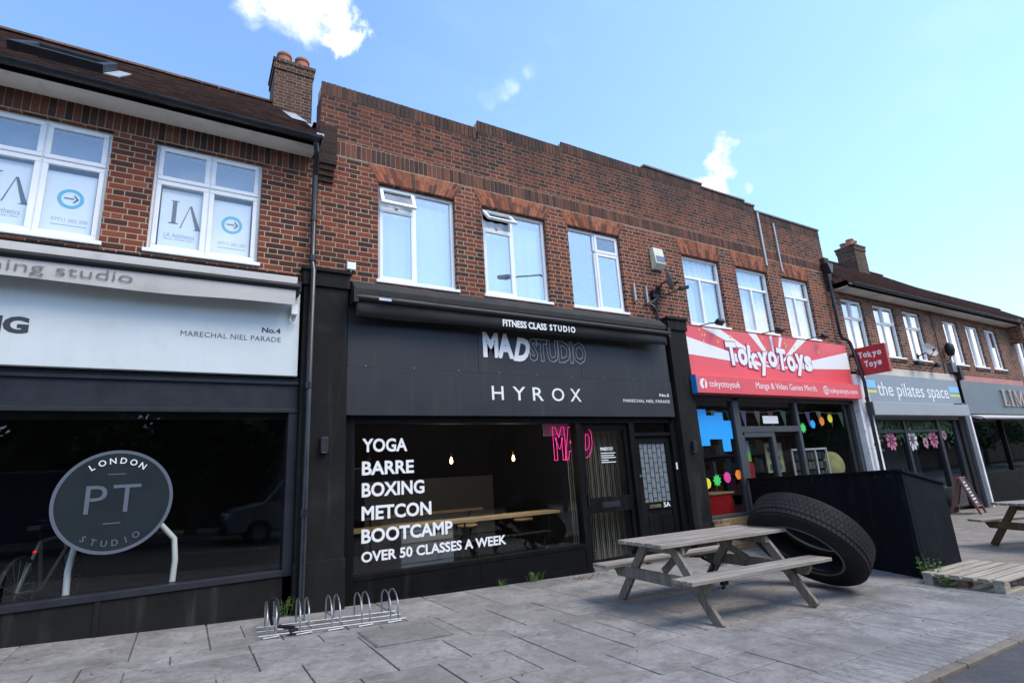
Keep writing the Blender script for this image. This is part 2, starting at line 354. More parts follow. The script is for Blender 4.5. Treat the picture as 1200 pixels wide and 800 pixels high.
M_STONE = mat('stone_coping', (0.16, 0.15, 0.135), 0.85, nscale=7, namt=0.3)
M_TERRA = mat('terracotta_pot', (0.33, 0.125, 0.075), 0.8, nscale=9, namt=0.2)
M_STEEL = mat('galvanised_steel', (0.40, 0.41, 0.42), 0.42, metal=1.0, nscale=25, namt=0.12)
M_ALU = mat('aluminium_strip', (0.36, 0.35, 0.34), 0.5, metal=0.6, nscale=9, namt=0.25)
M_RUB = mat('tyre_rubber', (0.010, 0.010, 0.0105), 0.75, spec=0.3, nscale=7, namt=0.25, bump=0.15, bscale=45, dirt=((0.026, 0.025, 0.023), 3.0, 0.6))
M_NAVY = mat('navy_powder_coat', (0.0052, 0.0070, 0.0105), 0.6, spec=0.10, nscale=1.4, namt=0.2, bump=0.02, bscale=8, dirt=((0.020, 0.021, 0.022), 2.6, 0.55), streak=((0.026, 0.028, 0.030), 0.35))
M_RED = mat('red_sign_acrylic', (0.62, 0.075, 0.085), 0.4, nscale=0.8, namt=0.05)
M_CORAL = mat('sun_faded_coral_print', (0.74, 0.085, 0.10), 0.45, nscale=0.7, namt=0.07)
M_BOXR = mat('deep_red_plastic', (0.40, 0.016, 0.02), 0.4, nscale=2, namt=0.08)
M_BLUEA = mat('blue_acrylic', (0.02, 0.19, 0.47), 0.4, nscale=3, namt=0.1)
M_CYAN = mat('bright_blue_vinyl', (0.0, 0.36, 0.88), 0.5)
M_YEL = mat('yellow_vinyl', (0.80, 0.75, 0.03), 0.5)
M_GRN = mat('green_vinyl', (0.04, 0.62, 0.13), 0.5)
M_PNK = mat('pink_vinyl', (0.75, 0.05, 0.28), 0.5)
M_ORG = mat('orange_vinyl', (0.85, 0.22, 0.02), 0.5)
M_PGREY = mat('grey_sign_panel', (0.235, 0.275, 0.31), 0.5, nscale=1, namt=0.06)
M_PGREY2 = mat('slate_sign_panel', (0.13, 0.165, 0.185), 0.5, nscale=1, namt=0.06)
M_SKYB = mat('pale_blue_vinyl', (0.20, 0.52, 0.82), 0.5)
M_LIME = mat('lime_vinyl', (0.60, 0.66, 0.10), 0.5)
M_SALMON = mat('salmon_paint', (0.48, 0.20, 0.17), 0.7, nscale=3, namt=0.15)
M_WPAINT = mat('peeling_white_paint', (0.72, 0.72, 0.72), 0.6, nscale=4, namt=0.08, bump=0.2, bscale=20, dirt=((0.18, 0.17, 0.16), 7.0, 0.8))
M_OAK = mat('oak_counter', (0.50, 0.33, 0.16), 0.5, nscale=6, namt=0.2)
M_CURT = mat('white_net_curtain', (0.62, 0.69, 0.76), 0.9, nscale=5, namt=0.05)
M_FILM = mat('frosted_window_film', (0.80, 0.84, 0.90), 0.7, nscale=2, namt=0.03)
M_BEIGEP = mat('aged_beige_plastic', (0.60, 0.59, 0.45), 0.5, nscale=8, namt=0.08)
M_DISH = mat('grey_dish', (0.20, 0.21, 0.225), 0.45, nscale=6, namt=0.15)
M_BRASS = mat('dull_brass', (0.35, 0.28, 0.16), 0.4, metal=0.8, nscale=9, namt=0.2)
M_CHAIN = mat('olive_chain_screen', (0.24, 0.225, 0.165), 0.6)
M_LEAF = mat('weed_leaf', (0.075, 0.15, 0.03), 0.6, nscale=20, namt=0.3)
M_TLEAF = mat('tree_leaf', (0.045, 0.085, 0.022), 0.65, nscale=3, namt=0.4)
M_BARK = mat('bark', (0.10, 0.075, 0.055), 0.9, nscale=12, namt=0.3, bump=0.5, bscale=20)
def glass_mat(name, tint=0.94, boost=1.5, rough=0.0, base=0.0):
    m = bpy.data.materials.new(name); m.use_nodes = True; nt = m.node_tree; nt.nodes.clear(); b = nodes_of(nt)
    fr = b.node('ShaderNodeFresnel'); bf = b.node('ShaderNodeNewGeometry').outputs['Backfacing']
    b.link(b.m('SUBTRACT', 1.5, b.m('MULTIPLY', bf, 1.5-1/1.5)), fr.inputs['IOR'])     # same reflectance from both faces
    bp = b.node('ShaderNodeBump'); bp.inputs['Strength'].default_value = 0.012; bp.inputs['Distance'].default_value = 0.02
    b.link(b.noise(b.node('ShaderNodeNewGeometry').outputs['Position'], 1.3, 2.0), bp.inputs['Height'])
    tr = b.node('ShaderNodeBsdfTransparent'); tr.inputs[0].default_value = (tint*0.98, tint, tint, 1)
    gl = b.node('ShaderNodeBsdfGlossy'); gl.inputs['Roughness'].default_value = rough; gl.inputs[0].default_value = (1, 1, 1, 1); b.link(bp.outputs[0], gl.inputs['Normal'])
    mx = b.node('ShaderNodeMixShader'); b.link(b.m('ADD', b.m('MULTIPLY', fr.outputs[0], boost), base, clamp=True), mx.inputs[0])
    b.link(tr.outputs[0], mx.inputs[1]); b.link(gl.outputs[0], mx.inputs[2])
    out = b.node('ShaderNodeOutputMaterial'); b.link(mx.outputs[0], out.inputs[0])
    MATS[name] = m; return m
M_GLASS = glass_mat('double_glazing', 0.96, 1.8, 0.0, 0.05)
M_GLASSB = glass_mat('sky_mirroring_glazing', 0.9, 2.2, 0.0, 0.20)
M_GLASSF = glass_mat('filmed_glazing', 0.97, 1.0, 0.0, 0.0)
M_SGLASS = glass_mat('shop_window_glass', 0.86, 0.75)
def wood_mat(name, c0, c1, c2, axis=0):
    m = bpy.data.materials.new(name); m.use_nodes = True; nt = m.node_tree; b = nodes_of(nt); p = nt.nodes['Principled BSDF']
    tc = b.node('ShaderNodeTexCoord').outputs['Object']; g = b.node('ShaderNodeNewGeometry')
    s = [26.0, 26.0, 26.0]; s[axis] = 1.6
    off = b.node('ShaderNodeVectorMath', operation='ADD'); b.link(b.vmul(tc, tuple(s)), off.inputs[0])
    cx = b.node('ShaderNodeCombineXYZ'); b.link(b.m('MULTIPLY', g.outputs['Random Per Island'], 60.0), cx.inputs[0]); b.link(b.m('MULTIPLY', g.outputs['Random Per Island'], 31.0), cx.inputs[1]); b.link(cx.outputs[0], off.inputs[1])
    gr = b.noise(off.outputs[0], 1.0, 6.0, 0.65, 0.4); bl = b.noise(tc, 3.0, 4.0)
    c = b.ramp(gr, [(0.28, c0), (0.52, c1), (0.75, c2)])
    c = b.mix(b.mr(b.m('ADD', b.m('MULTIPLY', bl, 0.6), b.m('MULTIPLY', g.outputs['Random Per Island'], 0.4)), 0.35, 0.75, 0.0, 0.45), c, tuple(x*0.62 for x in c1) + (1,))
    b.link(c, p.inputs['Base Color']); p.inputs['Roughness'].default_value = 0.82; p.inputs['Specular IOR Level'].default_value = 0.3
    bp = b.node('ShaderNodeBump'); bp.inputs['Strength'].default_value = 0.5; bp.inputs['Distance'].default_value = 0.006
    b.link(gr, bp.inputs['Height']); b.link(bp.outputs[0], p.inputs['Normal'])
    MATS[name] = m; return m
M_WOODX = wood_mat('weathered_silver_wood', (0.115, 0.095, 0.078), (0.27, 0.24, 0.208), (0.42, 0.385, 0.345), 0)
M_WOODY = wood_mat('weathered_leg_wood', (0.10, 0.08, 0.062), (0.19, 0.162, 0.135), (0.29, 0.255, 0.215), 2)
M_WOODB = wood_mat('brown_stained_wood', (0.07, 0.042, 0.025), (0.135, 0.085, 0.05), (0.21, 0.14, 0.09), 2)
M_PALW = wood_mat('pale_pallet_wood', (0.20, 0.165, 0.125), (0.36, 0.315, 0.25), (0.47, 0.42, 0.35), 0)
def stone_mat(name, c0, c1, c2, joint=False, sc=1.0, bump=0.35):
    m = bpy.data.materials.new(name); m.use_nodes = True; nt = m.node_tree; b = nodes_of(nt); p = nt.nodes['Principled BSDF']
    g = b.node('ShaderNodeNewGeometry'); pos = g.outputs['Position']
    n1 = b.noise(pos, 2.6*sc, 7.0, 0.62, 0.7); n2 = b.noise(pos, 34.0*sc, 4.0, 0.6); n3 = b.noise(pos, 0.8*sc, 4.0, 0.6, 0.3)
    v = b.m('ADD', b.m('MULTIPLY', n1, 0.87), b.m('MULTIPLY', g.outputs['Random Per Island'], 0.13))
    c = b.ramp(v, [(0.30, c0), (0.52, c1), (0.74, c2)])
    c = b.mix(b.mr(n2, 0.4, 0.8, 0.0, 0.32), c, tuple(x*0.6 for x in c0) + (1,))
    n4 = b.noise(pos, 8.5*sc, 6.0, 0.68, 1.6)
    c = b.mix(b.mr(n4, 0.50, 0.66, 0.0, 0.50), c, tuple(x*0.72 for x in c0) + (1,)); c = b.mix(b.mr(n4, 0.36, 0.48, 0.32, 0.0), c, tuple(min(1, x*1.12) for x in c2) + (1,))
    c = b.mix(b.mr(n3, 0.48, 0.70, 0.0, 0.55), c, tuple(x*0.66 for x in c1) + (1,))
    spots = b.node('ShaderNodeTexVoronoi'); spots.inputs['Scale'].default_value = 4.0*sc; b.link(pos, spots.inputs['Vector'])
    c = b.mix(b.mr(spots.outputs['Distance'], 0.05, 0.10, 0.6, 0.0), c, tuple(x*0.35 for x in c0) + (1,))
    b.link(c, p.inputs['Base Color']); b.link(b.mr(n1, 0.3, 0.7, 0.55, 0.85), p.inputs['Roughness']); p.inputs['Specular IOR Level'].default_value = 0.35
    bp = b.node('ShaderNodeBump'); bp.inputs['Strength'].default_value = bump; bp.inputs['Distance'].default_value = 0.012
    b.link(b.m('ADD', n1, b.m('MULTIPLY', n2, 0.25)), bp.inputs['Height']); b.link(bp.outputs[0], p.inputs['Normal'])
    MATS[name] = m; return m
M_SLAB = stone_mat('grey_stamped_stone', (0.150, 0.142, 0.134), (0.232, 0.222, 0.213), (0.315, 0.304, 0.293))
M_JOINT = stone_mat('dirty_joint', (0.075, 0.071, 0.066), (0.115, 0.109, 0.10), (0.165, 0.157, 0.145))
M_BEIGE = stone_mat('beige_paving', (0.165, 0.145, 0.122), (0.225, 0.20, 0.172), (0.28, 0.252, 0.22))
M_ASPH = stone_mat('worn_asphalt', (0.045, 0.045, 0.046), (0.066, 0.065, 0.066), (0.10, 0.098, 0.096), sc=2.2, bump=0.6)
M_KERB = stone_mat('buff_kerb', (0.12, 0.10, 0.08), (0.17, 0.145, 0.118), (0.22, 0.19, 0.155))
M_COVER = stone_mat('concrete_cover', (0.13, 0.127, 0.12), (0.185, 0.18, 0.172), (0.24, 0.235, 0.225))

# ------------------------------------------------------------------ ground, pavement, road
def strip(x0, x1, y0, y1, dz, step=1.0, mb=None, n_y=1):
    mb = mb or MB(); n = max(1, int((x1-x0)/step)); vs = []; fs = []
    for i in range(n+1):
        x = x0+(x1-x0)*i/n
        for j in range(n_y+1): vs.append((x, y0+(y1-y0)*j/n_y, gz(x)+dz))
    for i in range(n):
        for j in range(n_y):
            a = i*(n_y+1)+j; fs.append((a, a+n_y+1, a+n_y+2, a+1))
    return mb.add(vs, fs)
mb = MB(); xs = [-900, -300, -100, -40] + list(range(-20, 41, 2)) + [60, 100, 300, 900]
ys = [-900, -200, -60, -13.5, -4.95, 0.0, 9.0, 60, 200, 900]; vs = []
for x in xs:
    for y in ys: vs.append((x, y, gz(x)-0.13))
ny = len(ys); fs = [(i*ny+j, (i+1)*ny+j, (i+1)*ny+j+1, i*ny+j+1) for i in range(len(xs)-1) for j in range(ny-1)]
mb.add(vs, fs); tag(mb.build('ground', M_ASPH), kind='structure')
tag(strip(-40, 60, -13.0, -5.032, -0.022).build('road', M_ASPH), kind='structure')
tag(strip(-40, 60, -4.95, 0.6, -0.010, 0.5).build('pavement_bed', M_JOINT), kind='structure')
tag(strip(-40, 60, -21.0, -13.1, 0.0, 2.0).build('far_pavement', M_BEIGE), kind='structure')
mb = MB(); x = -40.0
while x < 60: 
    for (ya, yb, za, zb) in ((-5.03, -4.948, -0.13, 0.004), (-13.12, -13.0, -0.13, 0.01)):
        mb.add([(x, ya, gz(x)+za), (x+.905, ya, gz(x+.9)+za), (x+.905, yb, gz(x+.9)+za), (x, yb, gz(x)+za), (x, ya, gz(x)+zb), (x+.905, ya, gz(x+.9)+zb), (x+.905, yb, gz(x+.9)+zb), (x, yb, gz(x)+zb)],
           [(0,3,2,1),(4,5,6,7),(0,1,5,4),(1,2,6,5),(2,3,7,6),(3,0,4,7)])
    x += 0.915
tag(mb.build('kerb', M_KERB, bevel=0.008), kind='structure')
# road centre dashes (seen only in the reflections)
mb = MB()
for i in range(-6, 12): strip(i*5.0, i*5.0+2.0, -9.05, -8.95, -0.017, 1.0, mb)
tag(mb.build('road_markings', mat('road_paint', (0.6, 0.6, 0.58), 0.7, nscale=8, namt=0.2)), kind='structure')
def slab_field(x0, x1, y0, y1, unit, sizes, skip, dz=0.0, gap=0.009):
    mb = MB(); nx, nyy = int(round((x1-x0)/unit)), int(round((y1-y0)/unit)); occ = [[False]*nyy for _ in range(nx)]
    rnd = random.Random(11)
    for i in range(nx):
        for j in range(nyy):
            if occ[i][j]: continue
            opts = list(sizes); rnd.shuffle(opts); opts.append((1, 1))
            for (a, c) in opts:
                if i+a <= nx and j+c <= nyy and all(not occ[i+p][j+q] for p in range(a) for q in range(c)):
                    for p in range(a):
                        for q in range(c): occ[i+p][j+q] = True
                    xa, xb, ya, yb = x0+i*unit, x0+(i+a)*unit, y0+j*unit, y0+(j+c)*unit
                    if skip(xa, xb, ya, yb): break
                    g_ = gap*rnd.uniform(0.35, 1.0); z = dz + rnd.uniform(-0.0012, 0.0012)
                    cs = [(xa+g_, ya+g_), (xb-g_, ya+g_), (xb-g_, yb-g_), (xa+g_, yb-g_)]
                    cs = [(px+rnd.uniform(-.003, .003), py+rnd.uniform(-.003, .003)) for px, py in cs]
                    mb.add([(px, py, gz(px)+z-.011) for px, py in cs] + [(px, py, gz(px)+z) for px, py in cs],
                           [(4,5,6,7),(0,1,5,4),(1,2,6,5),(2,3,7,6),(3,0,4,7)])
                    break
    return mb
COV = (1.50, 2.22, -1.98, -1.36)
def sk(xa, xb, ya, yb): return False
SIZES = [(3, 2), (2, 2), (2, 3), (2, 1), (1, 2), (3, 2), (2, 2)]
tag(slab_field(-12, 9.6, -4.5, 0.3, 0.3, SIZES, sk).build('pavement', M_SLAB, bevel=0.003, seg=1), kind='structure')
tag(slab_field(9.6, 40, -4.5, 0.3, 0.6, [(1, 1), (2, 1)], sk).build('pavement_beyond', M_BEIGE, bevel=0.003, seg=1), kind='structure')
mb = MB(); x = -12.0; rnd = random.Random(3)
while x < 40:
    wd = 0.105; mb.add([(x+.006, -4.944, gz(x)-.01), (x+wd-.006, -4.944, gz(x)-.01), (x+wd-.006, -4.508, gz(x)-.01), (x+.006, -4.508, gz(x)-.01)] +
        [(x+.006, -4.944, gz(x)+.001), (x+wd-.006, -4.944, gz(x)+.001), (x+wd-.006, -4.508, gz(x)+.001), (x+.006, -4.508, gz(x)+.001)],
        [(4,5,6,7),(0,1,5,4),(1,2,6,5),(2,3,7,6),(3,0,4,7)]); x += wd
tag(mb.build('edging_strip', M_SLAB, bevel=0.003, seg=1), kind='structure')

# ------------------------------------------------------------------ building helpers
def wall(holes, x0, x1, z0, z1, y, depth=0.12, th=0.3, mb=None, zcut=()):
    """front wall of bricks with window openings and their reveals"""
    mb = mb or MB(); xs = sorted({x0, x1} | {h[0] for h in holes} | {h[1] for h in holes}); zs = sorted({z0, z1} | {h[2] for h in holes} | {h[3] for h in holes})
    xs = [x for x in xs if x0 <= x <= x1]; zs = [z for z in zs if z0 <= z <= z1]
    def inh(cx, cz): return any(h[0] < cx < h[1] and h[2] < cz < h[3] for h in holes)
    for i in range(len(xs)-1):
        for j in range(len(zs)-1):
            if inh((xs[i]+xs[i+1])/2, (zs[j]+zs[j+1])/2): continue
            for yy, flip in ((y, False), (y+th, True)):
                q = [(xs[i],yy,zs[j]),(xs[i+1],yy,zs[j]),(xs[i+1],yy,zs[j+1]),(xs[i],yy,zs[j+1])]
                mb.quad(*(q[::-1] if flip else q))
    for (a, c, d, e) in holes:
        mb.quad((a,y,d),(a,y,e),(a,y+th,e),(a,y+th,d)); mb.quad((c,y,d),(c,y+th,d),(c,y+th,e),(c,y,e))
        mb.quad((a,y,d),(a,y+th,d),(c,y+th,d),(c,y,d)); mb.quad((a,y,e),(c,y,e),(c,y+th,e),(a,y+th,e))
    for (xa, flip) in ((x0, 0), (x1, 1)):
        q = [(xa,y,z0),(xa,y,z1),(xa,y+th,z1),(xa,y+th,z0)]; mb.quad(*(q[::-1] if flip else q))
    mb.quad((x0,y,z1),(x1,y,z1),(x1,y+th,z1),(x0,y+th,z1))
    return mb
def frame_rect(mb, x0, x1, z0, z1, wd, y0, y1):
    mb.box(x0, x1, y0, y1, z0, z0+wd); mb.box(x0, x1, y0, y1, z1-wd, z1)
    mb.box(x0, x0+wd, y0, y1, z0+wd, z1-wd); mb.box(x1-wd, x1, y0, y1, z0+wd, z1-wd)
def curtain(parent, x0, x1, z0, z1, y, m=None, name='curtain', wav=0.02, n=None):
    mb = MB(); n = n or max(8, int((x1-x0)/0.03)); vs = []; rnd = random.Random(int(x0*100)); ph = rnd.uniform(0, 6)
    for i in range(n+1):
        x = x0+(x1-x0)*i/n; yy = y + wav*math.sin(i*1.15+ph) + wav*0.6*math.sin(i*0.37+ph*2)
        vs += [(x, yy, z0), (x, yy, z1)]
    fs = [(2*i, 2*i+2, 2*i+3, 2*i+1) for i in range(n)]
    mb.add(vs, fs); return mb.build(name, m or M_CURT, parent, smooth=True)
def upvc(parent, x0, x1, z0, z1, cells, y=0.07, gm=None, wav=.018, ctop=.06, open_cells=(), curt=True, label=None, cname='curtain', skip_curt=()):
    """cells: (u0,u1,v0,v1,kind) fractions of the opening; kind c = casement with its own sash, f = fixed"""
    mb = MB(); wd = 0.055; y1 = y+0.07; frame_rect(mb, x0, x1, z0, z1, wd, y, y1)
    W, H = x1-x0, z1-z0; us = set(); 
    for (a, c, d, e, k) in cells:
        if a > 0.01: us.add(('v', a, d, e))
        if d > 0.01: us.add(('h', d, a, c))
    for (t, p, q, r_) in us:
        if t == 'v': mb.box(x0+p*W-.028, x0+p*W+.028, y+.002, y1-.002, z0+q*H + (wd if q < .01 else .028), z0+r_*H - (wd if r_ > .99 else .028))
        else: mb.box(x0+q*W + (wd if q < .01 else .0), x0+r_*W - (wd if r_ > .99 else .0), y+.004, y1-.004, z0+p*H-.028, z0+p*H+.028)
    win = mb.build('window', M_UPVC, parent, bevel=0.006)
    if label: win['label'] = label
    sl = MB().box(x0-.03, x1+.03, -.035, y+.03, z0-.045, z0+.002); sl.build('sill', M_UPVC, win, bevel=0.006)
    for idx, (a, c, d, e, k) in enumerate(cells):
        xa = x0+a*W + (wd if a < .01 else .028); xb = x0+c*W - (wd if c > .99 else .028)
        za = z0+d*H + (wd if d < .01 else .028); zb = z0+e*H - (wd if e > .99 else .028)
        if k == 'f':
            MB().box(xa-.008, xb+.008, y+.03, y+.04, za-.008, zb+.008).build('pane', gm or M_GLASS, win)
        else:
            ang = dict(open_cells).get(idx, 0.0); sb = MB(); pb = MB()
            frame_rect(sb, xa-.02, xb+.02, za-.02, zb+.02, .052, y-.014, y+.03); pb.box(xa+.024, xb-.024, y+.004, y+.012, za+.024, zb-.024)
            if ang:
                hz_, hy = zb+.02, y
                def rotv(m_):
                    m_.v = [(px, hy+(py-hy)*math.cos(ang)+(pz-hz_)*math.sin(ang), hz_-(py-hy)*math.sin(ang)+(pz-hz_)*math.cos(ang)) for (px, py, pz) in m_.v]
                rotv(sb); rotv(pb)
                sb2 = MB().box((xa+xb)/2-.02, (xa+xb)/2+.02, y-.03, y+.03, za-.005, za+.02); sb2.build('stay', M_STEEL, win)
            sb.build('sash', M_UPVC, win, bevel=0.006); pb.build('pane', (gm if d < .1 else None) or M_GLASS, win)
    if curt: curtain(win, x0+.06, x1-.06, z0+.06, z1-ctop, y+.115, name=cname, wav=wav)
    return win
def soldiers(x0, x1, z0, z1, y, m, name, parent, bw=0.075, proud=0.006):
    mb = MB(); x = x0; rnd = random.Random(int(x0*31+z0*7))
    while x < x1-0.02:
        e = min(x+bw-.009, x1); dx = rnd.uniform(-.0015, .0015)
        mb.box(x, e, y-proud-rnd.uniform(0, .003), y+.02, z0+.005+dx, z1-.005+dx); x += bw
    o = mb.build(name, m, parent); return o
def flat_arch(parent, x0, x1, z0, z1, y=0.0, splay=0.17, n=19):
    mb = MB(); rnd = random.Random(int(x0*50))
    for k in range(n):
        a, c = k/n, (k+1)/n; g_ = 0.004
        bl, br = x0+(x1-x0)*a+g_, x0+(x1-x0)*c-g_; X0, X1 = x0-splay, x1+splay
        tl, tr = X0+(X1-X0)*a+g_, X0+(X1-X0)*c-g_; split = rnd.choice([0.36, 0.62]) if k % 2 else rnd.choice([0.5, 0.64])
        def at(f, l, r_): return l+(r_-l)*f
        for (f0, f1) in ((0.0, split-.02), (split+.02, 1.0)):
            ql = (at(f0, bl, tl), z0+(z1-z0)*f0); qr = (at(f0, br, tr), z0+(z1-z0)*f0); rl = (at(f1, bl, tl), z0+(z1-z0)*f1); rr = (at(f1, br, tr), z0+(z1-z0)*f1)
            mb.prism([ql, qr, rr, rl], 'y', y-.007-rnd.uniform(0, .002), y+.02)
    o = mb.build('window_arch', M_ARCH, parent)
    MB().prism([(x0-.0, z0), (x1+.0, z0), (x1+splay, z1), (x0-splay, z1)], 'y', y-.0025, y+.015).build('mortar_bed', M_MORT, o)
    return o
def tile_roof(parent, x0, x1, ye, ze, yr, zr, name='roof', gauge=0.105):
    """plain tiles in stepped courses from the eaves to the ridge, plus the far slope"""
    mb = MB(); L = math.hypot(yr-ye, zr-ze); n = int(L/gauge); dy, dz = (yr-ye)/L, (zr-ze)/L; nyv, nzv = -dz, dy; rnd = random.Random(5)
    tw = 0.165
    for i in range(n+1):
        s0 = i*L/n; s1 = min(L, s0+L/n*1.12); x = x0 - (tw/2 if i % 2 else 0)
        while x < x1:
            xa, xb = max(x, x0), min(x+tw, x1); x += tw
            if xb-xa < .02: continue
            lift = rnd.uniform(-.002, .003); up0, up1 = .024+lift, .006+lift
            def P(s, u, xx): return (xx, ye+dy*s+nyv*u, ze+dz*s+nzv*u)
            jx = rnd.uniform(.001, .003)
            mb.add([P(s0, -.01, xa+jx), P(s0, -.01, xb-jx), P(s1, -.01, xb-jx), P(s1, -.01, xa+jx), P(s0, up0, xa+jx), P(s0, up0, xb-jx), P(s1, up1, xb-jx), P(s1, up1, xa+jx)],
                   [(4,5,6,7),(0,1,5,4),(1,2,6,5),(3,0,4,7),(2,3,7,6)])
    roof = mb.build(name, M_TILE, parent)
    rb = MB(); x = x0
    while x < x1:
        e = min(x+.3, x1); pts = [(yr+.12*math.cos(t), zr-.02+.10*math.sin(t)) for t in [math.pi*k/6 for k in range(7)]]
        rb.prism(pts, 'x', x+.003, e-.003); x += .3
    rb.build('ridge_tiles', M_TILE, roof)
    MB().quad((x0, yr+(yr-ye), ze), (x1, yr+(yr-ye), ze), (x1, yr, zr-.02), (x0, yr, zr-.02)).build('rear_slope', M_TILE, roof)
    for xx in (x0, x1): pass
    MB().add([(x0, ye, ze-.02), (x0, yr, zr-.03), (x0, 2*yr-ye, ze-.02), (x1, ye, ze-.02), (x1, yr, zr-.03), (x1, 2*yr-ye, ze-.02)], [(0,1,2),(5,4,3)]).build('gable', M_BRICK, roof)
    return roof
def gutter(parent, x0, x1, y, z, r=0.062, m=None):
    mb = MB(); prof = [(y+r*math.cos(t)*1.0, z+r*1.05*math.sin(t)) for t in [math.pi+math.pi*k/8 for k in range(9)]]
    inner = [(py*0.0+(y+(py-y)*0.88), z+(pz-z)*0.88) for py, pz in prof][::-1]
    mb.prism(prof+inner, 'x', x0, x1)
    x = x0+0.9
    while x < x1:
        pr2 = [(y+(r+.006)*math.cos(t), z+(r+.006)*1.05*math.sin(t)) for t in [math.pi+math.pi*k/8 for k in range(9)]]
        mb.prism(pr2+[(y+r*.9, z), (y-r*.9, z)], 'x', x, x+.07); x += 1.9
    return mb.build('gutter', m or M_PIPE, parent, smooth=True)
def downpipe(parent, pts, r=0.038, m=None, collars=()):
    mb = MB().tube(pts, r, 12)
    for c in collars: mb.tube([(c[0], c[1], c[2]-.04), (c[0], c[1], c[2]+.04)], r+.008, 12)
    return mb.build('downpipe', m or M_PIPE, parent, smooth=True)
def chimney(parent, x0, x1, y0, y1, z0, z1, pots, npot_r=0.12, cap=True):
    mb = MB().box(x0, x1, y0, y1, z0, z1-.23); mb.box(x0-.025, x1+.025, y0-.025, y1+.025, z1-.23, z1-.07); mb.box(x0-.045, x1+.045, y0-.045, y1+.045, z1-.07, z1)
    ch = mb.build('chimney', M_CHIM, parent)
    for (px, py) in pots:
        MB().lathe([(npot_r*1.05, z1-.02), (npot_r, z1+.05), (npot_r*.96, z1+.22), (npot_r*1.12, z1+.23), (npot_r*1.12, z1+.28), (npot_r*.85, z1+.28), (npot_r*.8, z1+.05)], (px, py, 0), seg=20).build('chimney_pot', M_TERRA, ch, smooth=True)
    MB().prism([(x0-.02, z0+.0), (x1+.02, z0+.0), (x1+.02, z0+.1), (x0-.02, z0+.1)], 'y', y0-.03, y0-.012).build('flashing', M_LEAD, ch)
    return ch
def shell(parent, x0, x1, y0, y1, z0, z1, m=None, mid=None):
    """side, back and floor walls that close a building"""
    mb = MB(); mb.box(x0, x0+.1, y0, y1, z0, z1); mb.box(x1-.1, x1, y0, y1, z0, z1); mb.box(x0+.1, x1-.1, y1-.1, y1, z0, z1)
    if mid: mb.box(x0+.1, x1-.1, y0, y1-.1, mid, mid+.2)
    return mb.build('side_walls', m or M_DARKI, parent)
C22 = [(0, .5, 0, .66, 'c'), (.5, 1, 0, .66, 'c'), (0, .5, .66, 1, 'c'), (.5, 1, .66, 1, 'c')]
CL = [(0, .47, 0, .76, 'c'), (0, .47, .76, 1, 'c'), (.47, 1, 0, 1, 'f')]
CRr = [(0, .52, 0, 1, 'f'), (.52, 1, 0, .74, 'c'), (.52, 1, .74, 1, 'c')]
CT = [(0, .46, 0, .69, 'f'), (.46, 1, 0, .69, 'f'), (0, 1, .69, 1, 'f')]
CP = [(0, .47, 0, .65, 'f'), (.47, 1, 0, .65, 'f'), (0, .47, .65, 1, 'f'), (.47, 1, .65, 1, 'c')]
C2 = [(0, .45, 0, 1, 'f'), (.45, 1, 0, 1, 'c')]

# ------------------------------------------------------------------ left shop (white fascia)
LB = thing('terraced_shop', 'red brick shop with tiled roof and white framed upstairs windows above a white fascia', 'shop', (-3, 0, gz(-3)))
HL = [(-6.6, -5.4, 4.49, 5.92), (-4.45, -3.25, 4.49, 5.92), (-2.25, -1.04, 4.49, 5.92), (-0.605, 0.585, 4.49, 5.92)]
wall(HL, -9, 1.25, 4.25, 6.2, 0.0).build('wall', M_BRICK, LB)
shell(LB, -9, 1.16, .3, 7.5, -.2, 6.2, mid=4.0)
for i, h in enumerate(HL): upvc(LB, *h, C22, curt=(i < 2), gm=M_GLASSF)
soldiers(-9, 1.15, 5.925, 6.19, 0.0, M_SOLD, 'soldier_course', LB)
MB().box(-9, 1.15, -.0024, .01, 5.925, 6.19).build('mortar_band', M_MORT, LB)
tile_roof(LB, -9, 1.27, -.36, 6.30, 3.6, 9.5)
MB().box(-9, 1.2, -.33, .0, 6.17, 6.2).build('soffit', M_SOFFIT, LB)
MB().box(-9, 1.2, -.355, -.333, 6.155, 6.30).build('fascia_board', M_BLACK, LB)
gutter(LB, -9, 1.22, -.425, 6.23)
downpipe(LB, [(1.17, -.40, 6.2), (1.2, -.38, 6.05), (1.235, -.12, 5.85), (1.235, -.10, 5.6), (1.235, -.10, 4.55), (1.235, -.20, 4.42), (1.215, -.20, 0.42), (1.2, -.28, .36)], .038, collars=[(1.235, -.10, 5.2), (1.235, -.1, 4.62), (1.22, -.2, 2.9), (1.217, -.2, 1.4)])
chimney(LB, .97, 1.72, 3.3, 4.1, 8.95, 10.42, [(1.16, 3.50), (1.52, 3.50)], .135)
MB().quad((1.05, 1.0, 7.45), (1.29, 1.0, 7.45), (1.29, 3.3, 9.27), (1.05, 3.3, 9.27)).build('valley_flashing', M_LEAD, LB)
MB().box(1.2, 1.30, -.30, .25, 6.36, 6.40).box(1.285, 1.2985, -.10, .25, 6.40, 6.55).build('lead_flashing', M_LEAD, LB, bevel=.004)
